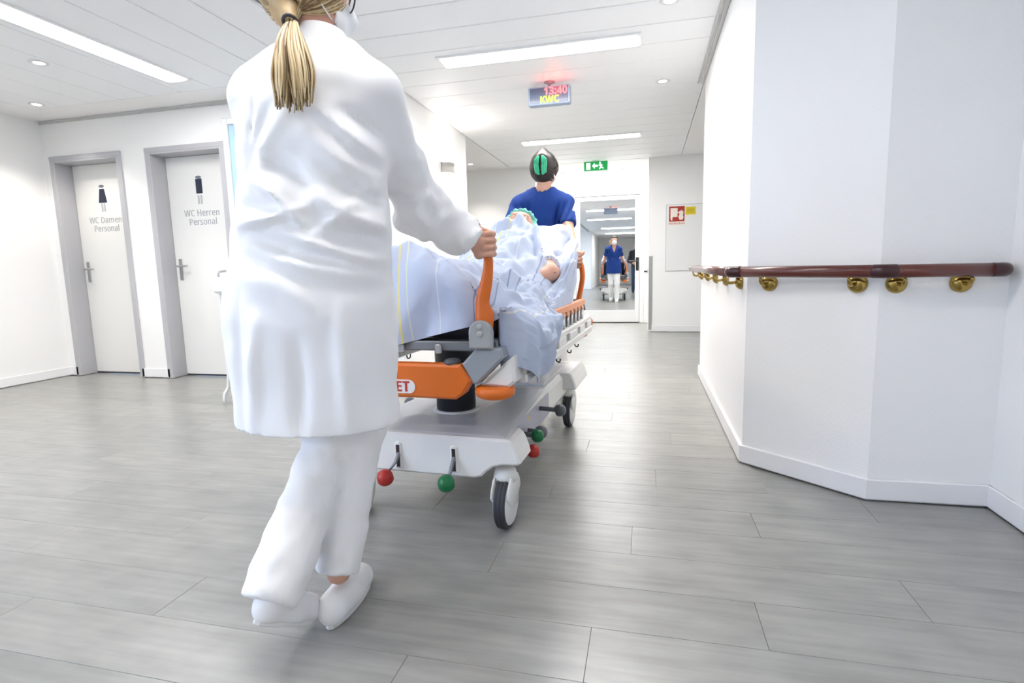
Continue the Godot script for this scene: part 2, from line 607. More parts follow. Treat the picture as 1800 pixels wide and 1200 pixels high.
	for key in runs:
		var a: Vector3 = runs[key][0]
		var b: Vector3 = runs[key][1]
		var d := (b - a).normalized()
		var into := Vector3(d.z, 0, -d.x)
		var mid := (a + b) / 2
		if into.dot(Vector3(-1.0, 0, -3.0) - mid) < 0: into = -into
		if key == "right": into = Vector3(-1, 0, 0)
		if key == "left": into = Vector3(1, 0, 0)
		if key == "recess": into = Vector3(0, 0, 1)
		if key == "hydrant" or key == "niche": into = Vector3(0, 0, 1)
		if key == "angled": into = Vector3(-0.66, 0, 0.752)
		if key == "corridor_right": into = Vector3(-1, 0, 0)
		if key in ["back", "between_doors", "beside_door"]: into = Vector3(0, 0, 1)
		var ss := mb()
		var ex := 0.008 if key in ["angled", "niche", "corridor_right"] else 0.0
		box(ss, mid + into * 0.007 + Vector3(0, 0.048, 0), Vector3((b - a).length() + ex * 2, 0.085, 0.014), 0.004, Basis(d, Vector3.UP, d.cross(Vector3.UP)))
		structure("baseboard_" + key, "white skirting board", done(ss), sk)
	# ceiling trim along the handrail wall and above the toilet doors
	var tr := mat("trim_grey", 196, 196, 194, 0.4)
	s = mb()
	span(s, Vector3(0.425, CEIL - 0.016, -5.0), Vector3(0.449, CEIL - 0.001, -2.72), 0.003)
	span(s, Vector3(0.395, CEIL - 0.008, -5.0), Vector3(0.412, CEIL - 0.001, -2.72), 0.002)
	structure("trim_1", "grey ceiling edge profile along the handrail wall", done(s), tr)
	s = mb()
	span(s, Vector3(-5.59, CEIL - 0.03, -4.195), Vector3(-1.99, CEIL - 0.012, -4.185), 0.002)
	structure("trim_2", "thin shadow gap profile above the toilet doors", done(s), tr)
	# window behind the camera: the cool daylight on the near ceiling and walls
	var w := setting("window_1", "wide white framed window letting in cool daylight")
	s = mb()
	for z in [0.03, 1.2, 2.4, 3.57]:
		span(s, Vector3(-5.7, 0.85, z - 0.03), Vector3(-5.64, 2.3, z + 0.03), 0.005)
	for y in [0.88, 2.27]:
		span(s, Vector3(-5.7, y - 0.03, 0.0), Vector3(-5.64, y + 0.03, 3.6), 0.005)
	part(w, "window_frame", done(s), mat("white_metal", 236, 237, 238, 0.4))
	var glass := mat("window_glass", 230, 240, 245, 0.02)
	glass.transparency = BaseMaterial3D.TRANSPARENCY_ALPHA
	glass.albedo_color.a = 0.06
	for k in 3:
		s = mb()
		span(s, Vector3(-5.672, 0.91, 0.06 + k * 1.19), Vector3(-5.668, 2.24, 1.17 + k * 1.19))
		part(w, "pane", done(s), glass)

# ================================================================ floor of planks, ceiling of panels
func floor_and_ceiling() -> void:
	var nz := FastNoiseLite.new()
	nz.seed = 5
	nz.frequency = 0.02
	nz.fractal_octaves = 4
	var grain := tex(512, 512, func(x: int, y: int):
		var ang := TAU * x / 512.0
		var v := nz.get_noise_3d(cos(ang) * 30.0, sin(ang) * 30.0, y * 2.6) * 0.55 + nz.get_noise_3d(cos(ang) * 60.0 + 300.0, sin(ang) * 60.0, y * 0.7) * 0.5
		v = clampf(0.93 + v * 0.14, 0.0, 1.0)
		return Color(v, v * 0.995, v * 0.985))
	var planks := []
	for k in 5:
		var m := StandardMaterial3D.new()
		m.resource_name = "vinyl_plank_%d" % k
		var tone: float = [0.0, -0.014, 0.012, -0.006, 0.008][k]
		m.albedo_color = Color(0.625 + tone, 0.628 + tone * 0.9, 0.615 + tone * 0.8)
		m.albedo_texture = grain
		m.uv1_triplanar = true
		m.uv1_world_triplanar = true
		m.uv1_scale = Vector3(0.55, 0.55, 1.1)
		m.uv1_offset = Vector3(0.13 * k, 0.0, 0.21 * k)
		m.roughness = 0.3
		m.metallic_specular = 0.6
		planks.append(m)
	var f := setting("floor", "pale grey wood-look vinyl plank floor")
	var s := mb()
	span(s, Vector3(-6, -0.2, -10), Vector3(2.6, -0.004, 11.4))
	part(f, "subfloor", done(s), planks[0])
	var L := 1.22
	var pw := 0.2
	var mesh := one_box(Vector3(L - 0.001, 0.006, pw - 0.001), 0.0006)
	var row := 0
	var z := -0.25
	while z > -9.4:
		var x0 := -5.59
		var x1 := 1.27
		if z < -2.4: x1 = 0.5
		if z < -4.1: x0 = -1.98
		if z < -4.9: x1 = 1.6
		if z < -6.2: x0 = -3.4
		if z < -8.15: x0 = -1.6; x1 = 0.02
		var x := -7.2 + fmod(row * 0.437, L)
		while x < x1:
			var a := maxf(x, x0)
			var b := minf(x + L, x1)
			if b - a > 0.03:
				var o := part(f, "plank", mesh, planks[rng.randi() % 5])
				o.position = Vector3((a + b) / 2, -0.003, z)
				o.scale.x = (b - a - 0.0016) / (L - 0.0016)
			x += L
		z -= pw
		row += 1
	# ceiling: plaster border, metal panels with recessed joints
	var c := setting("ceiling", "white suspended ceiling of long metal panels")
	var plaster := mat("ceiling_plaster", 248, 247, 246, 0.8)
	s = mb()
	span(s, Vector3(-6, CEIL + 0.03, -10), Vector3(2.6, CEIL + 0.2, 11.4))
	part(c, "slab", done(s), mat("ceiling_void", 205, 205, 204, 0.9))
	s = mb()
	span(s, Vector3(-5.62, CEIL, -4.22), Vector3(-1.985, CEIL + 0.03, -3.912))
	span(s, Vector3(-5.62, CEIL, -3.912), Vector3(-5.236, CEIL + 0.03, 5.0))
	span(s, Vector3(-4.7, CEIL, -8.3), Vector3(-1.99, CEIL + 0.03, -6.0))
	span(s, Vector3(0.452, CEIL, -8.12), Vector3(2.3, CEIL + 0.03, -4.7))
	span(s, Vector3(-1.99, CEIL, -9.5), Vector3(0.1, CEIL + 0.03, -8.13))
	span(s, Vector3(0.452, CEIL, -2.8), Vector3(1.3, CEIL + 0.03, 5.1))
	part(c, "border", done(s), plaster)
	var pm := mat("ceiling_panel", 248, 249, 250, 0.5)
	var pitch := 0.3125
	var gap := 0.007
	s = mb()
	box(s, Vector3.ZERO, Vector3(2.425, 0.022, pitch - gap), 0.003)
	var pan := done(s)
	var zz := -8.117 + pitch / 2
	while zz < 5.0:
		part(c, "panel", pan, pm).position = Vector3(-0.766, CEIL + 0.011, zz)
		zz += pitch
	s = mb()
	box(s, Vector3.ZERO, Vector3(pitch - gap, 0.022, 8.9), 0.003)
	pan = done(s)
	var xx := -5.236 + pitch / 2
	while xx < -2.0:
		part(c, "panel", pan, pm).position = Vector3(xx, CEIL + 0.011, 0.54)
		xx += pitch
	s = mb()
	span(s, Vector3(-1.985, CEIL, 5.1), Vector3(0.45, CEIL + 0.03, 11.1))
	part(c, "border", done(s), plaster)

# ================================================================ doors
func lettering(parent: Node, called: String, words: String, h: float, m: Material, at: Transform3D, bold := false, depth := 0.003) -> MeshInstance3D:
	var t := TextMesh.new()
	var f := SystemFont.new()
	f.font_names = PackedStringArray(["Droid Sans"])
	if bold: f.font_weight = 700
	t.font = f
	t.text = words
	t.font_size = 64
	t.pixel_size = h / 64.0
	t.depth = depth
	t.curve_step = 3.0
	var o := part(parent, called, t, m)
	o.transform = at
	return o
func doors() -> void:
	var grey := mat("door_frame_grey", 186, 186, 190, 0.5)
	var leafm := mat("door_leaf", 236, 236, 233, 0.5)
	var steel := mat("brushed_steel", 190, 190, 192, 0.35, 0.8)
	var navy := mat("pictogram_navy", 38, 44, 66, 0.6)
	var pale := mat("pictogram_grey", 186, 188, 194, 0.6)
	var xs := [[-5.49, -4.71], [-4.38, -3.59]]
	for k in 2:
		var x0: float = xs[k][0]
		var x1: float = xs[k][1]
		var w := x1 - x0
		var d := setting("door_%d" % (k + 1), ["white women's toilet door in a grey frame", "white men's toilet door in a grey frame"][k], Vector3((x0 + x1) / 2, 0, -4.2))
		var s := mb()
		var T := 2.075
		for sx in [-1, 1]:
			span(s, Vector3(sx * (w / 2 - 0.028), 0, -0.2), Vector3(sx * (w / 2 + 0.002), T, 0.012), 0.003)
			span(s, Vector3(sx * (w / 2 - 0.012), 0, 0.0), Vector3(sx * (w / 2 + 0.03), T + 0.005, 0.014), 0.003)
		span(s, Vector3(-w / 2 + 0.027, T - 0.028, -0.199), Vector3(w / 2 - 0.027, T + 0.001, 0.0115), 0.003)
		span(s, Vector3(-w / 2 - 0.031, T - 0.012, 0.001), Vector3(w / 2 + 0.031, T + 0.031, 0.0155), 0.003)
		part(d, "frame", done(s), grey)
		s = mb()
		span(s, Vector3(-w / 2 + 0.03, 0.014, -0.195), Vector3(w / 2 - 0.03, T - 0.03, -0.15), 0.003)
		part(d, "leaf", done(s), leafm)
		s = mb()
		span(s, Vector3(-w / 2 + 0.03, 0.0, -0.19), Vector3(w / 2 - 0.03, 0.012, -0.152))
		part(d, "threshold", done(s), mat("dark_rubber", 52, 52, 54, 0.8))
		var hx := -w / 2 + 0.09
		s = mb(true)
		var pl := mb()
		box(pl, Vector3(hx, 1.02, -0.145), Vector3(0.038, 0.2, 0.008), 0.003)
		var hd := part(d, "handle_plate", done(pl), steel)
		tube(s, bez([Vector3(hx, 1.05, -0.145), Vector3(hx, 1.05, -0.1), Vector3(hx + 0.03, 1.05, -0.09), Vector3(hx + 0.12, 1.05, -0.09)], 4), 0.0095, 8)
		part(hd, "lever", done(s), steel)
		# pictogram: head, body, legs
		var face := at_z([180.0, 350.0][k], [345.0, 330.0][k], -4.3495)
		var cx: float = face.x - (x0 + x1) / 2
		var up := Transform3D(Basis.IDENTITY, Vector3(0, face.y - 1.72, 0))
		var zf := -0.1495
		var g := mb()
		var head := PackedVector2Array()
		for i in 12: head.append(Vector2(cx + cos(TAU * i / 12) * 0.032, 1.815 + sin(TAU * i / 12) * 0.014))
		extrude(g, head, up * Transform3D(Basis.IDENTITY, Vector3(0, 0, zf)), 0.002)
		var pic := part(d, "pictogram", done(g), mat("pictogram_mid", 120, 124, 136, 0.6))
		g = mb()
		var bodyp := PackedVector2Array([Vector2(cx - 0.028, 1.79), Vector2(cx - 0.05, 1.66), Vector2(cx + 0.05, 1.66), Vector2(cx + 0.028, 1.79)]) if k == 0 else PackedVector2Array([Vector2(cx - 0.034, 1.8), Vector2(cx - 0.034, 1.67), Vector2(cx + 0.034, 1.67), Vector2(cx + 0.034, 1.8)])
		extrude(g, bodyp, up * Transform3D(Basis.IDENTITY, Vector3(0, 0, zf)), 0.002)
		part(pic, "figure_body", done(g), navy)
		g = mb()
		for sx in [-1, 1]:
			extrude(g, PackedVector2Array([Vector2(cx + sx * 0.006, 1.655), Vector2(cx + sx * 0.024, 1.655), Vector2(cx + sx * 0.024, 1.575), Vector2(cx + sx * 0.006, 1.575)]), up * Transform3D(Basis.IDENTITY, Vector3(0, 0, zf)), 0.002)
		part(pic, "figure_legs", done(g), pale)
		lettering(d, "lettering", "WC Damen" if k == 0 else "WC Herren", 0.08, mat("lettering_grey", 168, 170, 176, 0.6), up * Transform3D(Basis.IDENTITY, Vector3(cx + 0.005, 1.495, zf)))
		lettering(d, "lettering", "Personal", 0.08, mat("lettering_grey", 168, 170, 176, 0.6), up * Transform3D(Basis.IDENTITY, Vector3(cx + 0.01, 1.415, zf)))
	# mirrored glass door at the corridor's end
	var d := setting("door_3", "white framed glass door at the end of the corridor mirroring the approaching nurse", Vector3(-0.645, 0, -9.4))
	d.rotation.y = 0.012
	var white := mat("white_metal", 236, 237, 238, 0.4)
	var s := mb()
	for sx in [-1, 1]:
		span(s, Vector3(sx * 0.53, 0, -0.08), Vector3(sx * 0.6, 2.18, 0.02), 0.004)
	span(s, Vector3(-0.6, 2.11, -0.08), Vector3(0.6, 2.18, 0.02), 0.004)
	span(s, Vector3(-0.6, -0.01, -0.14), Vector3(0.6, 2.2, -0.09))
	part(d, "frame", done(s), white)
	s = mb()
	for sx in [-1, 1]:
		span(s, Vector3(sx * 0.455, 0.012, -0.06), Vector3(sx * 0.527, 2.105, -0.005), 0.004)
	span(s, Vector3(-0.46, 2.035, -0.06), Vector3(0.46, 2.105, -0.005), 0.004)
	span(s, Vector3(-0.46, 0.012, -0.06), Vector3(0.46, 0.21, -0.005), 0.004)
	part(d, "leaf_frame", done(s), white)
	s = mb()
	span(s, Vector3(-0.458, 0.205, -0.04), Vector3(0.458, 2.04, -0.03))
	part(d, "pane", done(s), mat("mirror_glass", 238, 242, 244, 0.015, 1.0), "mirrored glass pane")
	s = mb(true)
	var bk := mat("black_plastic", 24, 24, 26, 0.45)
	var pl := mb()
	box(pl, Vector3(0.492, 0.98, -0.002), Vector3(0.05, 0.22, 0.012), 0.004)
	var hp := part(d, "handle_plate", done(pl), bk)
	tube(s, bez([Vector3(0.492, 1.03, 0.0), Vector3(0.492, 1.03, 0.05), Vector3(0.46, 1.03, 0.058), Vector3(0.36, 1.03, 0.058)], 4), 0.011, 8)
	part(hp, "lever", done(s), bk)

# ================================================================ fittings
func downlight(at: Vector3, label: String, lit := true) -> void:
	var t := thing("downlight", label, "downlight", at, "small round ceiling downlights")
	var s := mb(true)
	lathe(s, [[0.042, 0.004], [0.056, 0.0], [0.058, -0.004], [0.05, -0.007], [0.04, -0.004]], Transform3D.IDENTITY, 20)
	part(t, "trim_ring", done(s), mat("white_metal", 236, 237, 238, 0.4))
	s = mb(true)
	lathe(s, [[0.0005, -0.006], [0.025, -0.0055], [0.04, -0.003], [0.04, 0.003], [0.0005, 0.003]], Transform3D.IDENTITY, 20)
	part(t, "lens", done(s), glow("lit_lens", Color(1.0, 0.97, 0.92), 2.5))
	if lit:
		var l := SpotLight3D.new()
		l.name = "spot"
		l.light_energy = 0.6
		l.light_color = Color(1.0, 0.97, 0.93)
		l.light_size = 0.04
		l.spot_range = 20.0
		l.spot_angle = 55.0
		l.spot_angle_attenuation = 0.6
		l.spot_attenuation = 2.0
		l.shadow_enabled = true
		t.add_child(l)
		l.position.y = -0.012
		l.rotation.x = -PI / 2
func fittings() -> void:
	downlight(Vector3(-4.075, CEIL, -3.11), "round downlight beside the long light near the toilet doors")
	downlight(Vector3(-5.05, CEIL, -3.79), "round downlight in the ceiling corner above the women's toilet door")
	downlight(Vector3(0.115, CEIL, -4.86), "round downlight right of the hanging clock display")
	downlight(Vector3(0.117, CEIL, -3.45), "round downlight beside the ceiling edge profile above the angled wall")
	downlight(Vector3(-2.434, CEIL, -7.65), "round downlight in the recess past the wall lamp")
	downlight(Vector3(-0.78, CEIL, -9.25), "tiny round downlight just above the glass door")
	# wall lamp shining up and down
	var t := thing("wall_lamp", "white half-round wall lamp lit above and below on the corridor wall", "wall lamp", Vector3(-1.985, 1.965, -5.38))
	var s := mb(true)
	var rings := []
	for y in [-0.05, -0.03, -0.029, 0.029, 0.03, 0.05]:
		var r: float = 0.1 if absf(y) > 0.0295 else 0.094
		var ring := PackedVector3Array()
		for i in 17:
			var a := PI * i / 16.0
			ring.append(Vector3(sin(a) * r * 0.95 + 0.002, y, cos(a) * r * 1.1))
		for i in 17:
			var a := PI * (16 - i) / 16.0
			ring.append(Vector3(sin(a) * (r - 0.008) * 0.95 + 0.001, y, cos(a) * (r - 0.008) * 1.1))
		rings.append(ring)
	hull_rings(s, rings, false)
	part(t, "shade", done(s), mat("lamp_shade", 196, 193, 188, 0.5))
	s = mb()
	box(s, Vector3(0.045, 0, 0), Vector3(0.07, 0.03, 0.1), 0.008)
	part(t, "bulb", done(s), glow("lit_bulb", Color(1.0, 0.96, 0.9), 4.0))
	for up in [1, -1]:
		var l := AreaLight3D.new()
		l.name = "lamp_light"
		l.area_size = Vector2(0.07, 0.12)
		l.light_energy = 0.13
		l.light_color = Color(1.0, 0.965, 0.92)
		l.shadow_enabled = true
		t.add_child(l, true)
		l.position = Vector3(0.045, 0.045 * up, 0)
		l.rotation = Vector3(PI / 2 * up, 0, 0)
	# hanging clock display
	t = thing("clock_display", "grey ceiling-hung display with red time and green letters", "clock", Vector3(-0.775, CEIL, -4.6))
	var case_m := mat("display_case", 150, 165, 190, 0.45)
	s = mb()
	span(s, Vector3(-0.17, -0.18, -0.04), Vector3(0.17, -0.04, 0.036), 0.006)
	part(t, "case", done(s), case_m)
	s = mb()
	span(s, Vector3(-0.156, -0.168, 0.03), Vector3(0.156, -0.05, 0.039), 0.002)
	part(t, "screen", done(s), mat("display_screen", 84, 98, 122, 0.2))
	s = mb(true)
	lathe(s, [[0.045, 0.0], [0.045, -0.004], [0.016, -0.016], [0.009, -0.024], [0.009, -0.045]], Transform3D.IDENTITY, 16)
	part(t, "ceiling_mount", done(s), mat("mount_grey", 150, 150, 154, 0.5))
	lettering(t, "red_digits", "13:40", 0.078, glow("led_red", Color(1.0, 0.36, 0.36), 1.4), Transform3D(Basis.IDENTITY, Vector3(0.055, -0.08, 0.0405)), true)
	lettering(t, "green_letters", "KWC", 0.072, glow("led_green", Color(0.72, 1.0, 0.2), 0.8), Transform3D(Basis.IDENTITY, Vector3(0.005, -0.143, 0.0405)), true)
	var rl := OmniLight3D.new()
	rl.name = "led_light"
	rl.light_color = Color(1.0, 0.25, 0.22)
	rl.light_energy = 0.007
	rl.light_size = 0.05
	rl.omni_range = 20.0
	rl.omni_attenuation = 2.0
	rl.shadow_enabled = true
	t.add_child(rl)
	rl.position = Vector3(0.05, -0.07, 0.09)
	# exit sign
	t = thing("exit_sign", "green lit emergency exit sign hanging at the end of the panelled ceiling", "exit sign", Vector3(-0.71, CEIL - 0.075, -8.05))
	s = mb()
	box(s, Vector3.ZERO, Vector3(0.33, 0.125, 0.03), 0.004)
	part(t, "housing", done(s), glow("exit_green", Color(0.03, 0.5, 0.24), 0.5))
	s = mb()
	box(s, Vector3(0, 0.069, 0), Vector3(0.1, 0.013, 0.03))
	part(t, "bracket", done(s), mat("white_metal", 236, 237, 238, 0.4))
	var wm := glow("exit_white", Color(0.95, 1.0, 0.97), 0.7)
	var fl := Transform3D(Basis.IDENTITY, Vector3(0, 0, 0.0145))
	s = mb()
	extrude(s, PackedVector2Array([Vector2(-0.13, -0.048), Vector2(-0.13, 0.045), Vector2(-0.075, 0.045), Vector2(-0.075, -0.048)]), fl, 0.003)
	part(t, "door_symbol", done(s), wm)
	s = mb()
	extrude(s, PackedVector2Array([Vector2(-0.05, 0.0), Vector2(-0.015, 0.04), Vector2(-0.015, 0.014), Vector2(0.03, 0.014), Vector2(0.03, -0.014), Vector2(-0.015, -0.014), Vector2(-0.015, -0.04)]), fl, 0.003)
	part(t, "arrow_symbol", done(s), wm)
	s = mb()
	var hd := PackedVector2Array()
	for i in 10: hd.append(Vector2(0.06 + cos(TAU * i / 10) * 0.012, 0.037 + sin(TAU * i / 10) * 0.012))
	extrude(s, hd, fl, 0.003)
	extrude(s, PackedVector2Array([Vector2(0.058, 0.022), Vector2(0.078, 0.02), Vector2(0.1, 0.0), Vector2(0.094, -0.006), Vector2(0.08, 0.004), Vector2(0.084, -0.018), Vector2(0.112, -0.034), Vector2(0.106, -0.046), Vector2(0.074, -0.026), Vector2(0.06, -0.05), Vector2(0.046, -0.046), Vector2(0.062, -0.016), Vector2(0.06, 0.004), Vector2(0.044, 0.0), Vector2(0.04, 0.008)]), fl, 0.003)
	part(t, "running_figure", done(s), wm)
	# fire hose cabinet with its two signs
	t = thing("fire_hose_cabinet", "flush white fire hose cabinet door with red and yellow signs", "cabinet", Vector3(0.64, 1.32, -8.1))
	s = mb()
	box(s, Vector3(0, 0, 0.003), Vector3(0.77, 0.92, 0.006), 0.001)
	part(t, "frame", done(s), mat("cabinet_gap", 190, 192, 194, 0.6))
	s = mb()
	box(s, Vector3(0, 0, 0.008), Vector3(0.755, 0.905, 0.012), 0.002)
	part(t, "cabinet_door", done(s), mat("cabinet_white", 236, 237, 236, 0.5))
	var red := mat("sign_red", 172, 44, 30, 0.5)
	var cream := mat("sign_cream", 242, 232, 222, 0.5)
	s = mb()
	box(s, Vector3(-0.24, 0.33, 0.0155), Vector3(0.205, 0.205, 0.003))
	var rs := part(t, "hose_sign", done(s), red)
	var zt := Transform3D(Basis.IDENTITY, Vector3(-0.24, 0.33, 0.0168))
	s = mb()
	extrude(s, PackedVector2Array([Vector2(-0.085, 0.08), Vector2(-0.085, -0.06), Vector2(-0.072, -0.09), Vector2(-0.06, -0.09), Vector2(-0.056, -0.042), Vector2(0.01, -0.042), Vector2(0.01, 0.01), Vector2(0.03, 0.01), Vector2(0.03, 0.026), Vector2(0.01, 0.026), Vector2(0.01, 0.08)]), zt, 0.002)
	part(rs, "hose_reel_symbol", done(s), cream)
	s = mb()
	extrude(s, PackedVector2Array([Vector2(0.035, -0.08), Vector2(0.02, -0.04), Vector2(0.035, -0.01), Vector2(0.026, 0.02), Vector2(0.045, 0.05), Vector2(0.05, 0.03), Vector2(0.07, 0.06), Vector2(0.072, 0.03), Vector2(0.088, 0.03), Vector2(0.082, -0.03), Vector2(0.09, -0.05), Vector2(0.075, -0.085)]), zt, 0.002)
	part(rs, "flame_symbol", done(s), cream)
	s = mb()
	box(s, Vector3(-0.24, 0.2, 0.0155), Vector3(0.205, 0.05, 0.003))
	var cap := part(t, "caption_plate", done(s), cream)
	lettering(cap, "lettering", "Wandhydrant", 0.036, mat("sign_red", 172, 44, 30, 0.5), Transform3D(Basis.IDENTITY, Vector3(-0.24, 0.2, 0.0175)), false, 0.001)
	s = mb()
	box(s, Vector3(-0.058, 0.365, 0.0155), Vector3(0.135, 0.105, 0.003))
	var ys := part(t, "yellow_sign", done(s), mat("sign_yellow", 224, 202, 40, 0.5))
	s = mb()
	for y in [0.385, 0.365, 0.345]:
		box(s, Vector3(-0.058, y, 0.0175), Vector3(0.1, 0.008, 0.001))
	part(ys, "print", done(s), mat("sign_ochre", 168, 146, 40, 0.6))
	# kick plate edge beside the glass door passage
	s = mb()
	span(s, Vector3(0.03, 0.03, -8.098), Vector3(0.075, 1.08, -8.085), 0.003)
	structure("trim_3", "grey metal edge guard on the wall corner", done(s), mat("edge_guard", 168, 170, 168, 0.4, 0.3))
	# lock on the passage wall
	t = thing("door_lock", "small dark lock cylinder on the white corridor corner", "lock", Vector3(0.02, 0.86, -8.7))
	s = mb()
	box(s, Vector3(-0.006, 0, 0), Vector3(0.012, 0.07, 0.035), 0.003)
	var lp := part(t, "lock_plate", done(s), mat("brushed_steel", 190, 190, 192, 0.35, 0.8))
	s = mb(true)
	lathe(s, [[0.001, 0.06], [0.012, 0.058], [0.014, 0.03], [0.01, 0.0]], Transform3D(Basis(Vector3.FORWARD, PI / 2).rotated(Vector3.UP, PI), Vector3(0, 0, 0)), 12)
	part(lp, "knob", done(s), mat("black_plastic", 24, 24, 26, 0.45))
	handrail()
	notice_board()
	cart()
func handrail() -> void:
	var t := thing("handrail", "dark red-brown wooden handrail on brass brackets along the angled wall", "handrail")
	var wood := mat("rail_wood", 104, 44, 34, 0.32)
	var nz := FastNoiseLite.new()
	nz.seed = 9
	nz.frequency = 0.03
	wood.albedo_texture = tex(128, 128, func(x: int, y: int):
		var v := 0.9 + 0.18 * nz.get_noise_2d(x * 0.6, y * 6.0)
		return Color(v, v * 0.97, v * 0.95))
	wood.uv1_triplanar = true
	wood.uv1_world_triplanar = true
	wood.uv1_scale = Vector3(2, 2, 2)
	wood.clearcoat_enabled = true
	wood.clearcoat = 0.6
	wood.clearcoat_roughness = 0.15
	var dark := mat("rail_joint", 58, 22, 26, 0.3)
	var a := Vector3(0.37, 0.912, -2.66)
	var b := Vector3(0.845, 0.908, -2.285)
	var segs := [[Vector3(0.37, 0.915, -4.9), a], [a, b], [b, Vector3(1.18, 0.906, -2.287)]]
	for g in segs:
		var s := mb(true)
		var p: Vector3 = g[0]
		var q: Vector3 = g[1]
		tube(s, [p, p.lerp(q, 0.5), q], 0.021, 16, 1.15)
		part(t, "rail", done(s), wood)
	for g in [[a.lerp(segs[0][0], 0.02), a, a.lerp(b, 0.08)], [b.lerp(a, 0.06), b, b.lerp(segs[2][1], 0.12)]]:
		var s := mb(true)
		tube(s, bez(g, 5), 0.0222, 16, 1.15)
		part(t, "joint", done(s), dark)
	var s := mb(true)
	tube(s, bez([Vector3(1.18, 0.906, -2.287), Vector3(1.215, 0.906, -2.292), Vector3(1.238, 0.906, -2.32), Vector3(1.242, 0.906, -2.36)], 5), 0.0215, 16, 1.15)
	part(t, "end_cap", done(s), dark)
	s = mb(true)
	tube(s, bez([Vector3(0.37, 0.915, -4.9), Vector3(0.37, 0.915, -4.94), Vector3(0.395, 0.915, -4.965), Vector3(0.44, 0.915, -4.97)], 5), 0.0212, 16, 1.15)
	part(t, "end_cap", done(s), wood)
	var brass := mat("brass", 168, 142, 78, 0.22, 1.0)
	var spots := []
	for z in [-2.86, -3.34, -3.82, -4.3, -4.78]: spots.append([Vector3(0.449, 0.86, z), Vector3(-1, 0, 0)])
	var n := Vector3(-0.66, 0, 0.752)
	for f in [0.2, 0.86]: spots.append([Vector3(0.45, 0.86, -2.72).lerp(Vector3(0.86, 0.86, -2.36), f), n])
	for x in [0.915, 1.125]: spots.append([Vector3(x, 0.86, -2.363), Vector3(0, 0, 1)])
	for p in spots:
		var at: Vector3 = p[0]
		var nn: Vector3 = p[1]
		var fr := Transform3D(Basis(nn.cross(Vector3.UP), nn, Vector3.UP), at)
		s = mb(true)
		lathe(s, [[0.037, 0.0], [0.037, 0.006], [0.033, 0.016], [0.024, 0.025], [0.012, 0.029], [0.001, 0.03]], fr, 20)
		tube(s, bez([at + nn * 0.02, at + nn * 0.055 - Vector3(0, 0.004, 0), at + nn * 0.074 + Vector3(0, 0.012, 0), at + nn * 0.076 + Vector3(0, 0.036, 0)], 4), 0.0075, 8)
		part(t, "bracket", done(s), brass)
func notice_board() -> void:
	var t := thing("notice_board", "white framed pale blue notice board half hidden behind the white coat", "notice board", Vector3(-2.98, 1.75, -4.2))
	var s := mb()
	for sx in [-1, 1]: span(s, Vector3(sx * 0.5, -0.53, 0.0), Vector3(sx * 0.555, 0.53, 0.05), 0.006)
	for sy in [-1, 1]: span(s, Vector3(-0.5, sy * 0.475, 0.0), Vector3(0.5, sy * 0.53, 0.05), 0.006)
	part(t, "frame", done(s), mat("white_metal", 236, 237, 238, 0.4))
	s = mb()
	span(s, Vector3(-0.5, -0.475, 0.005), Vector3(0.5, 0.475, 0.03))
	part(t, "board_face", done(s), mat("board_blue", 178, 212, 232, 0.4))
	s = mb()
	span(s, Vector3(-0.36, -0.42, 0.03), Vector3(0.4, 0.4, 0.034))
	part(t, "sheet", done(s), mat("paper_white", 246, 247, 248, 0.6))
func cart() -> void:
	var t := thing("tubular_cart", "white tubular service cart behind the white coat near the toilet doors", "cart", Vector3(-2.86, 0, -3.58))
	var m := mat("cart_white", 242, 243, 243, 0.35)
	var s := mb()
	box(s, Vector3(-0.02, 0.88, 0), Vector3(0.44, 0.12, 0.4), 0.02)
	part(t, "tray", done(s), m)
	for sx in [-1, 1]:
		for sz in [-1, 1]:
			s = mb(true)
			tube(s, bez([Vector3(sx * 0.19, 0.92, sz * 0.16), Vector3(sx * 0.19, 0.5, sz * 0.16), Vector3(sx * 0.19, 0.16, sz * 0.16), Vector3(sx * 0.215, 0.07, sz * 0.18), Vector3(sx * 0.22, 0.012, sz * 0.185)], 5), 0.0125, 8)
			part(t, "leg", done(s), m)
	s = mb()
	box(s, Vector3(0, 0.3, 0), Vector3(0.38, 0.02, 0.34), 0.006)
	part(t, "shelf", done(s), m)
	s = mb(true)
	tube(s, bez([Vector3(-0.19, 0.94, 0.16), Vector3(-0.19, 0.98, 0.15), Vector3(-0.19, 0.985, 0.0), Vector3(-0.19, 0.98, -0.15), Vector3(-0.19, 0.94, -0.16)], 5), 0.008, 8)
	part(t, "rail", done(s), mat("brushed_steel", 190, 190, 192, 0.35, 0.8))
	s = mb()
	box(s, Vector3(-0.09, 0.945, 0.05), Vector3(0.1, 0.025, 0.14), 0.006)
	part(t, "tissue_slot", done(s), mat("black_plastic", 24, 24, 26, 0.45))

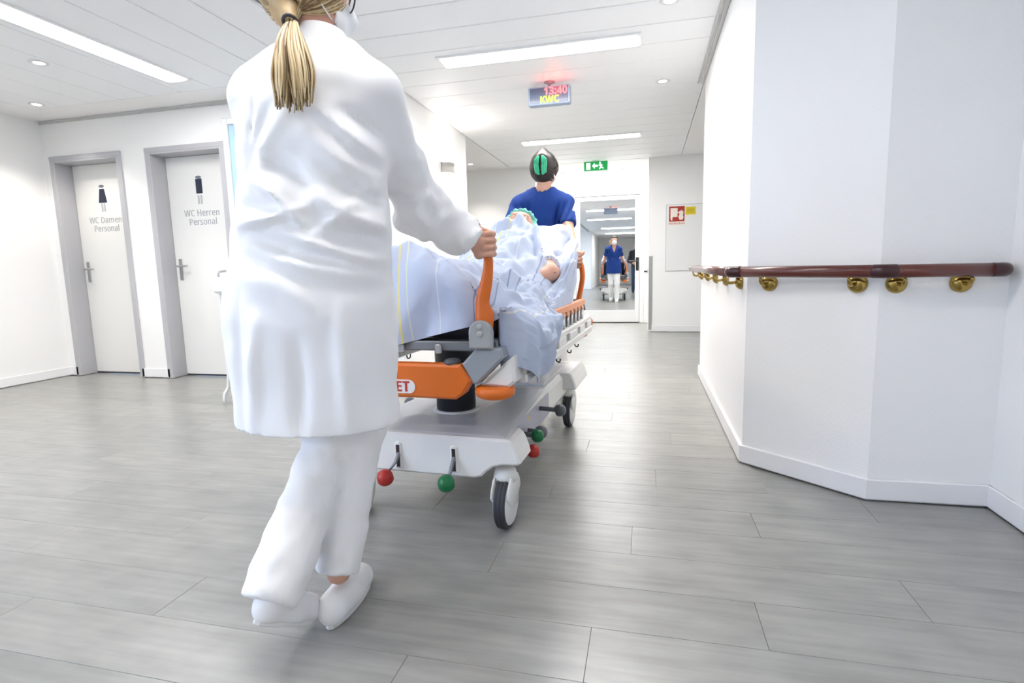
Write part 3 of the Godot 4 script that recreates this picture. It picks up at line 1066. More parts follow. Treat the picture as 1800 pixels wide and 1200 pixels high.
# ================================================================ the trolley (local: x right, y up, z towards the foot end)
const TR_AT := Vector3(-0.758, 0, -2.78)
const TR_TURN := -0.045379
func tl(p: Vector3) -> Vector3:
	return Transform3D(Basis(Vector3.UP, TR_TURN), TR_AT) * p
func mirrored(poly: Array) -> PackedVector2Array:
	var out := PackedVector2Array()
	for p in poly: out.append(p)
	for i in range(poly.size() - 1, -1, -1): out.append(Vector2(-poly[i].x, poly[i].y))
	return out
func castor(t: Node3D, at: Vector3, turn: float) -> void:
	var white := mat("trolley_white", 232, 232, 229, 0.32)
	var b := Basis(Vector3.UP, turn)
	var fr := Transform3D(b, at)
	# fork housing over the wheel
	var s := mb(true)
	var hub := fr * Vector3(0, 0.2, 0)
	lathe(s, [[0.02, 0.03], [0.038, 0.025], [0.045, 0.0], [0.04, -0.02], [0.02, -0.022]], Transform3D(b, hub), 18)
	for sx in [-1, 1]:
		var poly := PackedVector2Array()
		for i in 9:
			var a := deg_to_rad(20.0 + 140.0 * i / 8.0)
			poly.append(Vector2(cos(a) * 0.088, 0.1 + sin(a) * 0.112))
		poly.append(Vector2(-0.03, 0.085)); poly.append(Vector2(0.03, 0.085))
		extrude(s, poly, fr * Transform3D(Basis(Vector3(0, 0, -1), Vector3.UP, Vector3.RIGHT), Vector3(sx * 0.031 - 0.003, 0, 0)), 0.006)
	var c := part(t, "castor", done(s), white)
	var ax := Transform3D(b * Basis(Vector3.BACK, -PI / 2), fr * Vector3(0, 0.1, 0))
	s = mb(true)
	lathe(s, [[0.07, -0.021], [0.092, -0.021], [0.098, -0.017], [0.1, -0.011], [0.097, -0.008], [0.097, -0.006], [0.1, -0.004], [0.1, 0.004], [0.097, 0.006], [0.097, 0.008], [0.1, 0.011], [0.098, 0.017], [0.092, 0.021], [0.07, 0.021]], ax, 40)
	part(c, "tyre", done(s), mat("tyre_grey", 58, 60, 66, 0.6))
	s = mb(true)
	lathe(s, [[0.001, -0.033], [0.06, -0.031], [0.08, -0.026], [0.087, -0.02], [0.087, 0.02], [0.08, 0.026], [0.06, 0.031], [0.001, 0.033]], ax, 40)
	part(c, "wheel_cover", done(s), mat("cover_white", 224, 226, 226, 0.35))
func knob(t: Node3D, at: Vector3, dir: Vector3, r: float, called: String, m: Material) -> MeshInstance3D:
	var d := dir.normalized()
	var x := d.cross(Vector3(0.1, 0.3, 1)).normalized()
	var s := mb(true)
	lathe(s, [[0.001, -r * 0.75], [r * 0.8, -r * 0.7], [r, -r * 0.4], [r, r * 0.2], [r * 0.85, r * 0.65], [r * 0.5, r * 0.92], [0.001, r]], Transform3D(Basis(x, d, x.cross(d)), at), 18)
	return part(t, called, done(s), m)
func trolley() -> void:
	var t := thing("patient_trolley", "white and orange hospital stretcher trolley with raised orange push handles", "stretcher", TR_AT, "", TR_TURN)
	var white := mat("trolley_white", 232, 232, 229, 0.32)
	var deckm := mat("deck_grey", 222, 224, 227, 0.22)
	var orange := mat("trolley_orange", 226, 112, 30, 0.38)
	var grey := mat("trolley_grey", 150, 158, 166, 0.4)
	var dark := mat("trolley_dark", 38, 40, 46, 0.5)
	var red := mat("pedal_red", 176, 42, 34, 0.35)
	var green := mat("pedal_green", 10, 110, 62, 0.35)
	var knobg := mat("pedal_grey", 92, 96, 102, 0.4)
	# chassis
	var s := mb()
	extrude(s, mirrored([Vector2(0.235, 0.165), Vector2(0.272, 0.2), Vector2(0.285, 0.225), Vector2(0.285, 0.325), Vector2(0.262, 0.348)]), Transform3D(Basis.IDENTITY, Vector3(0, 0, -0.55)), 1.3, 0.006)
	part(t, "chassis", done(s), white)
	for e in [[0.8, 0.16, 1.0], [-0.7, 0.42, 0.97]]:
		s = mb()
		var prof := mirrored([Vector2(0.2, 0.2), Vector2(0.226, 0.207), Vector2(0.245, 0.226), Vector2(0.272, 0.246), Vector2(0.305, 0.256), Vector2(0.362, 0.258), Vector2(0.374, 0.266), Vector2(0.368, 0.29), Vector2(0.356, 0.324), Vector2(0.345, 0.343), Vector2(0.33, 0.352)])
		for i in prof.size(): prof[i].x *= e[2]
		extrude(s, prof, Transform3D(Basis.IDENTITY, Vector3(0, 0, e[0])), e[1], 0.008)
		part(t, "end_cover", done(s), white)
	# raised grey deck with facets round the column
	s = mb()
	var r0 := PackedVector3Array([Vector3(0.325, 0.35, 0.945), Vector3(-0.325, 0.35, 0.945), Vector3(-0.27, 0.347, 0.1), Vector3(0.27, 0.347, 0.1)])
	var r1 := PackedVector3Array([Vector3(0.3, 0.355, 0.925), Vector3(-0.3, 0.355, 0.925), Vector3(-0.25, 0.353, 0.13), Vector3(0.25, 0.353, 0.13)])
	var r2 := PackedVector3Array([Vector3(0.125, 0.364, 0.74), Vector3(-0.125, 0.364, 0.74), Vector3(-0.125, 0.362, 0.5), Vector3(0.125, 0.362, 0.5)])
	for r in [r0, r1, r2]: r.reverse()
	hull_rings(s, [r0, r1, r2])
	part(t, "deck", done(s), deckm)
	s = mb()
	box(s, Vector3(0, 0.352, -0.25), Vector3(0.5, 0.012, 0.6), 0.004)
	part(t, "deck", done(s), deckm)
	# lifting columns
	for z in [0.62, -0.28]:
		s = mb(true)
		lathe(s, [[0.083, 0.345], [0.083, 0.62], [0.086, 0.622], [0.086, 0.64], [0.09, 0.645], [0.09, 0.668], [0.02, 0.67]], Transform3D(Basis.IDENTITY, Vector3(0, 0, z)), 32)
		var col := part(t, "lifting_column", done(s), mat("column_black", 30, 33, 40, 0.38))
		s = mb(true)
		lathe(s, [[0.09, 0.355], [0.1, 0.36], [0.1, 0.366], [0.086, 0.37]], Transform3D(Basis.IDENTITY, Vector3(0, 0, z)), 32)
		part(col, "collar", done(s), white)
	# bed frame
	s = mb()
	for sx in [-1, 1]: span(s, Vector3(sx * 0.27, 0.67, -0.72), Vector3(sx * 0.31, 0.71, 0.98), 0.006)
	for z in [-0.7, -0.28, 0.2, 0.62, 0.93]: span(s, Vector3(-0.28, 0.668, z - 0.045), Vector3(0.28, 0.702, z + 0.045), 0.005)
	part(t, "bed_frame", done(s), mat("frame_grey", 118, 122, 126, 0.45))
	for x in [-0.055, 0.09]:
		s = mb()
		box(s, Vector3(x, 0.676, 0.982), Vector3(0.024, 0.035, 0.012), 0.004)
		part(t, "latch_plate", done(s), mat("latch_light", 176, 178, 178, 0.35, 0.4))
	s = mb()
	span(s, Vector3(-0.25, 0.615, -0.15), Vector3(0.25, 0.632, 0.5), 0.004)
	for sx in [-1, 1]: span(s, Vector3(sx * 0.25, 0.61, -0.18), Vector3(sx * 0.268, 0.655, 0.93), 0.004)
	part(t, "cassette_tray", done(s), mat("tray_light", 206, 208, 206, 0.35))
	# mattress: flat foot section and raised back section
	s = mb()
	box(s, Vector3(0, 0.755, 0.5325), Vector3(0.62, 0.09, 0.845), 0.03)
	var mt := mat("mattress_black", 44, 46, 54, 0.6)
	part(t, "mattress", done(s), mt)
	s = mb()
	var ba := Basis(Vector3.RIGHT, 0.4)
	box(s, Vector3(0, 0.755, 0.11) + ba * Vector3(0, 0, -0.47), Vector3(0.62, 0.09, 0.9), 0.03, ba)
	part(t, "backrest_mattress", done(s), mat("fitted_sheet", 196, 204, 226, 0.85))
	s = mb()
	box(s, Vector3(0, 0.695, 0.11) + ba * Vector3(0, 0, -0.47), Vector3(0.56, 0.025, 0.88), 0.008, ba)
	part(t, "backrest_frame", done(s), dark)
	for sx in [-1, 1]:
		s = mb(true)
		tube(s, [Vector3(sx * 0.2, 0.69, -0.55), Vector3(sx * 0.2, 0.69, -0.55) + ba * Vector3(0, 0.23, 0.1)], 0.014, 8)
		part(t, "backrest_strut", done(s), grey)
	# foot-end bumper bar, corner casings, bumper discs, handles
	s = mb()
	extrude(s, PackedVector2Array([Vector2(-0.165, 0.505), Vector2(0.165, 0.505), Vector2(0.195, 0.525), Vector2(0.225, 0.572), Vector2(0.185, 0.628), Vector2(-0.185, 0.628), Vector2(-0.225, 0.572), Vector2(-0.195, 0.525)]), Transform3D(Basis.IDENTITY, Vector3(0, 0, 0.97)), 0.055, 0.009)
	var bar := part(t, "bumper_bar", done(s), orange)
	s = mb()
	var oval := PackedVector2Array()
	for i in 24:
		var a := TAU * i / 24
		oval.append(Vector2((0.085 if cos(a) > 0 else -0.085) - 0.095 + cos(a) * 0.025, 0.546 + sin(a) * 0.025))
	extrude(s, oval, Transform3D(Basis.IDENTITY, Vector3(0, 0, 1.0245)), 0.0025)
	part(bar, "name_plate", done(s), mat("plate_white", 244, 240, 236, 0.4))
	lettering(bar, "lettering", "ET", 0.052, mat("plate_red", 196, 58, 38, 0.4), Transform3D(Basis.IDENTITY, Vector3(-0.034, 0.546, 1.0275)), true, 0.002)
	s = mb(true)
	lathe(s, [[0.001, 0.645], [0.024, 0.643], [0.03, 0.635], [0.03, 0.625]], Transform3D(Basis.IDENTITY, Vector3(0.145, 0, 0.99)), 16)
	part(bar, "socket_cap", done(s), mat("cap_grey", 84, 88, 92, 0.5))
	for sx in [-1, 1]:
		s = mb()
		var poly := PackedVector2Array([Vector2(0.19 * sx, 0.63), Vector2(0.243 * sx, 0.684), Vector2(0.335 * sx, 0.688), Vector2(0.342 * sx, 0.655), Vector2(0.245 * sx, 0.56), Vector2(0.228 * sx, 0.562)])
		extrude(s, poly, Transform3D(Basis.IDENTITY, Vector3(0, 0, 0.955)), 0.065, 0.008)
		part(t, "corner_casing", done(s), grey)
		s = mb()
		extrude(s, PackedVector2Array([Vector2(0.25 * sx, 0.553), Vector2(0.345 * sx, 0.64), Vector2(0.372 * sx, 0.66), Vector2(0.375 * sx, 0.57), Vector2(0.35 * sx, 0.548)]), Transform3D(Basis.IDENTITY, Vector3(0, 0, 0.9)), 0.1, 0.01)
		part(t, "corner_body", done(s), white)
		for z in [0.975, -0.7]:
			s = mb(true)
			lathe(s, [[0.03, 0.018], [0.052, 0.02], [0.066, 0.014], [0.071, 0.0], [0.066, -0.016], [0.05, -0.024], [0.02, -0.025]], Transform3D(Basis.IDENTITY, Vector3(0.295 * sx, 0.533, z)), 28)
			part(t, "bumper_disc", done(s), orange)
		# bracket with its two bolts
		s = mb()
		var br := PackedVector2Array([Vector2(-0.041, 0.684), Vector2(0.041, 0.684)])
		for i in 11:
			var a := PI * i / 10.0
			br.append(Vector2(cos(a) * 0.042, 0.74 + sin(a) * 0.042))
		extrude(s, br, Transform3D(Basis.IDENTITY, Vector3(0.264 * sx, 0, 1.0)), 0.03, 0.007)
		var bk := part(t, "handle_bracket", done(s), mat("bracket_grey", 166, 170, 172, 0.4))
		for y in [0.735, 0.762]:
			s = mb(true)
			lathe(s, [[0.0105, 0.0], [0.0105, 0.003], [0.006, 0.0045], [0.001, 0.005]], Transform3D(Basis(Vector3.RIGHT, PI / 2), Vector3(0.264 * sx, y, 1.0295)), 14)
			part(bk, "bolt", done(s), mat("bolt_grey", 178, 182, 184, 0.3))
		handle(t, sx, 0.995, orange)
		# head-end handles
		s = mb()
		br = PackedVector2Array([Vector2(-0.045, 0.68), Vector2(0.045, 0.68), Vector2(0.03, 0.75), Vector2(-0.03, 0.75)])
		extrude(s, br, Transform3D(Basis.IDENTITY, Vector3(0.305 * sx, 0, -0.735)), 0.03, 0.007)
		part(t, "handle_bracket", done(s), mat("bracket_dark", 74, 78, 82, 0.45))
		s = mb(true)
		var hp := bez([Vector3(0.305 * sx, 0.74, -0.72), Vector3(0.322 * sx, 0.82, -0.72), Vector3(0.332 * sx, 0.89, -0.72), Vector3(0.325 * sx, 0.96, -0.72), Vector3(0.3 * sx, 1.02, -0.72)], 5)
		tube(s, hp, 0.0165, 12, 1.0, Vector3.BACK)
		var hh := part(t, "push_handle", done(s), orange)
		s = mb(true)
		tube(s, [Vector3(0.303 * sx, 1.013, -0.72), Vector3(0.298 * sx, 1.026, -0.72)], 0.0172, 12)
		part(hh, "end_cap", done(s), mat("black_plastic", 24, 24, 26, 0.45))
	# folded side rails
	for sx in [-1, 1]:
		side_rail(t, sx)
	# castors
	castor(t, Vector3(0.3, 0, 0.9), 0.0)
	castor(t, Vector3(-0.3, 0, 0.9), 0.22)
	castor(t, Vector3(0.288, 0, -0.44), 0.0)
	castor(t, Vector3(-0.288, 0, -0.44), 0.0)
	# pedals on the foot end
	for e in [[-0.1, -0.125, red], [0.125, 0.118, green]]:
		var ex: float = e[0]
		s = mb()
		var slot := PackedVector2Array([Vector2(ex - 0.016, 0.215), Vector2(ex + 0.016, 0.215)])
		for i in 9:
			var a := PI * i / 8.0
			slot.append(Vector2(ex + cos(a) * 0.016, 0.305 + sin(a) * 0.016))
		extrude(s, slot, Transform3D(Basis.IDENTITY, Vector3(0, 0, 0.94)), 0.026, 0.006)
		part(t, "pedal_slot", done(s), white)
		s = mb()
		box(s, Vector3(ex, 0.265, 0.965), Vector3(0.014, 0.085, 0.004))
		part(t, "slot_opening", done(s), mat("slot_dark", 52, 40, 42, 0.7))
		s = mb(true)
		tube(s, bez([Vector3(ex, 0.29, 0.95), Vector3(ex, 0.25, 0.985), Vector3(e[1], 0.215, 1.0), Vector3(e[1], 0.205, 1.02)], 4), 0.008, 8, 0.6)
		var arm := part(t, "pedal_arm", done(s), mat("steel_grey", 120, 124, 130, 0.35, 0.5))
		knob(arm, Vector3(e[1], 0.2, 1.025), Vector3(0, 0.9, 0.3), 0.03, "pedal", e[2])
	# pedals and knobs on the side
	for sx in [1, -1]:
		for e in [[Vector3(0.36, 0.272, 0.64), green, 0.026], [Vector3(0.36, 0.232, 0.715), red, 0.026], [Vector3(0.385, 0.292, 0.3), knobg, 0.028], [Vector3(0.345, 0.25, 0.52), knobg, 0.028]]:
			var at: Vector3 = e[0]
			at.x *= sx
			s = mb(true)
			tube(s, [Vector3(0.275 * sx, at.y + 0.004, at.z - 0.005), at], 0.011, 8)
			var arm := part(t, "pedal_arm", done(s), knobg)
			knob(arm, at, Vector3(0, 0.95, 0.2) if e[1] != knobg else Vector3(sx, 0.2, 0), e[2], "pedal", e[1])
	# sticker panel on the chassis side
	s = mb()
	span(s, Vector3(0.284, 0.215, 0.1), Vector3(0.2868, 0.328, 0.72), 0.001)
	var pan := part(t, "label_panel", done(s), mat("label_lavender", 176, 176, 190, 0.4))
	s = mb()
	span(s, Vector3(0.2866, 0.235, 0.6), Vector3(0.2878, 0.285, 0.69))
	part(pan, "warning_label", done(s), mat("label_red", 178, 62, 50, 0.5))
	for z in [0.5, 0.22]:
		s = mb()
		extrude(s, PackedVector2Array([Vector2(-0.014, 0.295), Vector2(0.014, 0.295), Vector2(0, 0.318)]), Transform3D(Basis(Vector3.FORWARD, Vector3.UP, Vector3.RIGHT), Vector3(0.2866, 0, z)), 0.0012)
		part(pan, "warning_label", done(s), mat("label_yellow", 226, 206, 70, 0.5))
func handle(t: Node3D, sx: int, z: float, orange: Material) -> void:
	var pts := bez([Vector3(0.264 * sx, 0.735, z), Vector3(0.271 * sx, 0.795, z), Vector3(0.267 * sx, 0.845, z + 0.002), Vector3(0.286 * sx, 0.92, z + 0.006), Vector3(0.293 * sx, 0.985, z + 0.008), Vector3(0.282 * sx, 1.045, z + 0.008), Vector3(0.25 * sx, 1.098, z + 0.006)], 5)
	var rad := []
	for i in pts.size():
		var y: float = pts[i].y
		rad.append(lerpf(0.0335, 0.024, smoothstep(0.79, 0.85, y)) - 0.008 * smoothstep(0.85, 1.0, y) - 0.002 * smoothstep(1.0, 1.1, y))
	var s := mb(true)
	tube(s, pts, rad, 14, 0.62, Vector3.BACK)
	var h := part(t, "push_handle", done(s), orange)
	s = mb(true)
	var e: Vector3 = pts[-1]
	tube(s, [e - Vector3(-0.006 * sx, 0.008, 0), e + Vector3(-0.006 * sx, 0.009, 0)], [0.0148, 0.0135], 12, 0.7, Vector3.BACK)
	part(h, "end_cap", done(s), mat("black_plastic", 24, 24, 26, 0.45))
func side_rail(t: Node3D, sx: int) -> void:
	var white := mat("trolley_white", 232, 232, 229, 0.32)
	var s := mb()
	# slotted panel: two long strips with bridges between the square holes
	var x0 := 0.352 * sx
	var x1 := 0.39 * sx
	span(s, Vector3(x0, 0.545, -0.74), Vector3(x1, 0.583, 0.9), 0.006)
	span(s, Vector3(x0, 0.618, -0.72), Vector3(x1 - 0.006 * sx, 0.648, 0.9), 0.006)
	var edges := [-0.72, -0.56, -0.46, -0.3, -0.2, 0.02, 0.12, 0.3, 0.4, 0.62, 0.72, 0.9]
	for i in range(0, edges.size(), 2): span(s, Vector3(x0 + 0.002 * sx, 0.578, edges[i]), Vector3(x1 - 0.003 * sx, 0.622, edges[i + 1]), 0.003)
	var p := part(t, "side_panel", done(s), white)
	s = mb()
	box(s, Vector3(0.372 * sx, 0.6, -0.75), Vector3(0.036, 0.05, 0.03), 0.01)
	part(p, "panel_end", done(s), mat("trolley_orange", 226, 112, 30, 0.38))
	for z in [0.3, 0.02, -0.2]:
		s = mb(true)
		tube(s, bez([Vector3(0.37 * sx, 0.55, z), Vector3(0.372 * sx, 0.525, z), Vector3(0.386 * sx, 0.52, z), Vector3(0.39 * sx, 0.535, z)], 4), 0.0035, 6)
		part(p, "hook", done(s), mat("black_plastic", 24, 24, 26, 0.45))
	s = mb()
	span(s, Vector3(0.39 * sx, 0.59, 0.76), Vector3(0.3915 * sx, 0.612, 0.86))
	part(p, "warning_label", done(s), mat("label_yellow", 226, 206, 70, 0.5))
	# upper rail with a toothed lower edge
	s = mb()
	var poly := PackedVector2Array()
	var z0 := -0.58
	poly.append(Vector2(z0, 0.758)); poly.append(Vector2(z0 - 0.012, 0.742))
	var n := 12
	for i in n:
		var a := z0 + 1.38 * i / n
		poly.append(Vector2(a, 0.725)); poly.append(Vector2(a + 0.055, 0.725)); poly.append(Vector2(a + 0.082, 0.7))
	poly.append(Vector2(0.8, 0.725)); poly.append(Vector2(0.8, 0.758))
	extrude(s, poly, Transform3D(Basis(Vector3.BACK, Vector3.UP, Vector3.LEFT), Vector3(0.352 * sx + 0.016, 0, 0)), 0.032, 0.003)
	part(t, "top_rail", done(s), mat("rail_apricot", 238, 160, 118, 0.45))
	for i in n:
		var a := z0 + 1.38 * i / n
		s = mb()
		box(s, Vector3(0.336 * sx, 0.682, a + 0.055), Vector3(0.02, 0.06, 0.045), 0.006)
		part(t, "rail_socket", done(s), mat("trolley_dark", 38, 40, 46, 0.5))
		s = mb(true)
		tube(s, [Vector3(0.352 * sx, 0.715, a + 0.01), Vector3(0.366 * sx, 0.64, a + 0.12)], 0.0095, 8)
		part(t, "rail_bar", done(s), mat("bar_grey", 186, 188, 190, 0.35, 0.3))

# ================================================================ bedding
func lying_base(z: float) -> float:
	return 0.8 + maxf(0.0, 0.1 - z) * 0.423
func pick(table: Array, x: float) -> float:
	# table of [x, value] with falling x; smooth in between
	if x >= table[0][0]: return table[0][1]
	for i in table.size() - 1:
		if x >= table[i + 1][0]:
			return lerpf(table[i + 1][1], table[i][1], smoothstep(table[i + 1][0], table[i][0], x))
	return table[-1][1]
func lying_top(x: float, z: float) -> float:
	var h := pick([[1.05, 0.23], [0.95, 0.235], [0.84, 0.19], [0.6, 0.15], [0.35, 0.16], [0.1, 0.19], [-0.15, 0.2], [-0.42, 0.17]], z)
	var w := pick([[1.0, 0.26], [0.6, 0.27], [0.2, 0.29], [-0.4, 0.3]], z)
	var q := (x + 0.01) / w
	var dome := pow(maxf(0.0, 1.0 - q * q), 0.8)
	return lying_base(z) + h * dome
func ridge(v: float) -> float:
	return 1.0 - absf(v) * 2.0
func bedding() -> void:
	var nz := FastNoiseLite.new()
	nz.seed = 31
	nz.frequency = 2.6
	nz.fractal_octaves = 3
	# woven stripes of the blanket: pale blue with yellow, white and dark lines
	var linen := mat("blanket_cloth", 255, 255, 255, 0.85)
	var lines := [[0.1, 4, Color8(138, 146, 176)], [0.118, 4, Color8(218, 222, 214)], [0.21, 4, Color8(222, 216, 158)], [0.222, 7, Color8(226, 226, 226)], [0.31, 4, Color8(216, 220, 196)], [0.36, 7, Color8(226, 210, 128)], [0.39, 4, Color8(222, 226, 222)], [0.45, 6, Color8(226, 214, 140)], [0.475, 4, Color8(214, 220, 206)], [0.56, 4, Color8(214, 218, 228)], [0.66, 4, Color8(142, 152, 184)], [0.685, 3, Color8(148, 158, 188)], [0.78, 5, Color8(222, 224, 226)]]
	linen.albedo_texture = tex(1024, 16, func(x: int, y: int):
		var c := Color8(190, 201, 223)
		for l in lines:
			if absf(x - l[0] * 1024.0) < l[1] * 0.5: c = l[2]
		var v := 1.0 + 0.018 * sin(x * 2.1) + 0.012 * sin(y * 3.1)
		return Color(c.r * v, c.g * v, c.b * v))
	linen.rim_enabled = true
	linen.rim = 0.15
	var blanket := func(u: float, v: float):
		var s := lerpf(-0.62, 0.66, u)
		var tlo := -0.45 + 0.34 * exp(-pow((s - 0.23) / 0.085, 2.0)) + 0.1 * smoothstep(0.3, 0.4, s)
		var t := lerpf(tlo, 1.3, v)
		var tz := minf(t, 0.965)
		var p := Vector3(s, 0, tz)
		var edge := 0.3
		var over := maxf(0.0, absf(s) - edge)
		var sgn := signf(s)
		var xin := clampf(s, -edge, edge)
		var top := lying_top(xin, tz)
		# soft folds on top
		var f1 := nz.get_noise_2d(s * 1.2 + 4.0, t * 0.55)
		var f2 := nz.get_noise_2d(s * 2.4 + t * 1.6, t * 0.9 - s * 1.4 + 7.0)
		top += 0.03 * ridge(f1) * 0.6 + 0.02 * f2 * 2.0
		# long creases running from the feet up to the shoulder
		top += 0.008 * sin((s * 1.0 + t * 0.35) * 42.0 + 2.0 * f1) * smoothstep(0.95, 0.4, t)
		# rolled upper hem
		top += 0.05 * exp(-pow((t - tlo - 0.035) / 0.04, 2.0)) * smoothstep(0.34, 0.2, s)
		# heap of cloth bunched along the right edge
		var heap := exp(-pow((s - 0.25) / 0.1, 2.0)) * smoothstep(0.98, 0.8, t) * smoothstep(0.15, 0.4, t)
		top += heap * (0.05 + 0.03 * f2 + 0.02 * sin(t * 23.0 + s * 14.0))
		var heap2 := exp(-pow((s - 0.36) / 0.08, 2.0)) * smoothstep(0.02, -0.1, t) * smoothstep(-0.55, -0.4, t)
		p.y = top
		p.x = xin
		if over > 0.0:
			var hang := 0.12
			if sgn > 0.0:
				hang = pick([[0.34, 0.13], [0.1, 0.11], [-0.2, 0.2], [-0.5, 0.14]], t)
				hang += 0.17 * pow(maxf(0.0, 1.0 - pow(absf(t - 0.72) / 0.34, 2.4)), 0.75)
			var q := over / 0.36 * hang
			var rr := 0.055
			var a := minf(q / rr, PI / 2)
			var down := rr * (1.0 - cos(a)) + maxf(0.0, q - rr * PI / 2)
			var out := rr * sin(a)
			var fr := q / maxf(hang, 0.01)
			var big := smoothstep(1.02, 0.9, t) * smoothstep(0.36, 0.55, t) if sgn > 0.0 else 0.0
			var fold := 0.5 + 0.5 * sin(t * 25.0 + fr * 4.0 + 2.0 * f1)
			out += big * (0.05 * smoothstep(0.1, 0.45, fr) + 0.035 * sin(PI * minf(fr, 1.0)) + 0.026 * (fold - 0.5) * smoothstep(0.1, 0.6, fr) + 0.016 * f2)
			out += heap2 * 0.03
			p.x = sgn * (edge + out)
			p.y = top - down + heap2 * 0.02
			# the heap hangs in a swag: the lower hem gathers towards the middle
			p.z = lerpf(tz, 0.68, big * 0.1 * smoothstep(0.3, 1.0, fr) )
		p.y += heap2 * (0.04 + 0.05 * f2)
		if t > 0.965:
			var q2 := (t - 0.965) / 0.335
			var hem := clampf(0.705 + 0.24 * clampf(s, -0.3, 0.32), 0.62, 0.79)
			p.y = minf(p.y, lerpf(p.y, hem, q2))
			p.z = 0.965 + 0.028 * sin(minf(q2 * 4.0, PI / 2)) - 0.01 * q2
			p.z += 0.022 * sin(s * 21.0 + 2.0 * f1 + q2 * 3.0) * q2 * smoothstep(0.22, 0.12, s) - 0.02 * smoothstep(0.16, 0.24, s)
			p.x = minf(p.x, 0.315) if s > 0.0 else p.x
		return [p, Vector2((s + 0.62) / 1.28, t * 2.0)]
	var b := thing("blanket", "pale blue striped blanket bunched over the patient and hanging off the trolley", "blanket", TR_AT, "", TR_TURN)
	part(b, "cloth", sheet(blanket, 200, 220, 0.004), linen)
	# pillow on the raised back section
	var pl := thing("pillow", "plump pale blue pillow behind the patient's head", "pillow", tl(Vector3(0.02, 1.075, -0.55)), "", TR_TURN)
	var prims := []
	var n2 := FastNoiseLite.new()
	n2.seed = 8
	n2.frequency = 7.0
	var tilt := Basis(Vector3.RIGHT, 0.62)
	for ix in 5:
		for iy in 4:
			var x := -0.18 + 0.09 * ix
			var y := -0.14 + 0.095 * iy
			var r: float = 0.078 - 0.022 * absf(x) / 0.2 - 0.018 * absf(y) / 0.14
			prims.append([tilt * Vector3(x, 0, y), tilt * Vector3(x + 0.001, 0, y), r, r])
	for c in [[-1, -1], [1, -1], [1, 1], [-1, 1]]:
		prims.append([tilt * Vector3(c[0] * 0.2, 0, c[1] * 0.14), tilt * Vector3(c[0] * 0.235, 0, c[1] * 0.19), 0.05, 0.014])
	part(pl, "pillow_case", body_mesh(prims, 0.07, 0.009, func(p: Vector3, d: float): return d + 0.006 * n2.get_noise_3d(p.x, p.y * 1.6, p.z)), mat("pillow_cloth", 194, 202, 222, 0.85))

# ================================================================ people
func skin() -> StandardMaterial3D:
	var m := mat("skin", 214, 164, 142, 0.55)
	m.subsurf_scatter_enabled = true
	m.subsurf_scatter_strength = 0.05
	return m
func eyes(p: Node3D, c: Vector3, b: Basis, k := 1.0) -> void:
	for sx in [-1, 1]:
		var s := mb(true)
		var at := c + b * (Vector3(sx * 0.032, 0.006, 0.083) * k)
		lathe(s, [[0.0005, 0.0125 * k], [0.006 * k, 0.011 * k], [0.0115 * k, 0.005 * k], [0.0125 * k, 0.0], [0.008 * k, -0.01 * k]], Transform3D(b * Basis(Vector3.RIGHT, PI / 2), at), 12)
		var e := part(p, "eye", done(s), mat("eye_white", 232, 230, 226, 0.2))
		s = mb(true)
		lathe(s, [[0.0005, 0.0134 * k], [0.004 * k, 0.0128 * k], [0.006 * k, 0.0112 * k]], Transform3D(b * Basis(Vector3.RIGHT, PI / 2), at), 12)
		part(e, "iris", done(s), mat("iris", 66, 50, 40, 0.2))
func face_mask(p: Node3D, c: Vector3, b: Basis, k := 1.0) -> void:
	var prims := []
	for q in [[Vector3(0, 0.0, 0.03), Vector3(0, -0.05, 0.046), 0.066, 0.051], [Vector3(-0.03, -0.055, 0.032), Vector3(0.03, -0.055, 0.032), 0.04, 0.04], [Vector3(0, -0.06, 0.058), Vector3(0, -0.09, 0.07), 0.038, 0.029], [Vector3(0, 0.012, 0.1), Vector3(0, -0.03, 0.114), 0.018, 0.024]]:
		prims.append([c + b * (q[0] * k), c + b * (q[1] * k), q[2] * k, q[3] * k])
	var bi := b.inverse()
	part(p, "face_mask", body_mesh(prims, 0.03, 0.006, func(q: Vector3, d: float):
		var l := bi * (q - c)
		return maxf(maxf(d, 0.05 * k - l.z), maxf(l.y - 0.006 * k, -0.108 * k - l.y)), 0.012), mat("mask_white", 240, 242, 244, 0.8))
	var s := mb(true)
	for sx in [-1, 1]:
		tube(s, bez([c + b * (Vector3(sx * 0.068, -0.005, 0.045) * k), c + b * (Vector3(sx * 0.085, 0.016, 0.012) * k), c + b * (Vector3(sx * 0.09, 0.012, -0.02) * k), c + b * (Vector3(sx * 0.087, -0.03, -0.012) * k), c + b * (Vector3(sx * 0.07, -0.075, 0.04) * k)], 5), 0.0022, 5)
	part(p, "ear_loops", done(s), mat("mask_white", 240, 242, 244, 0.8))
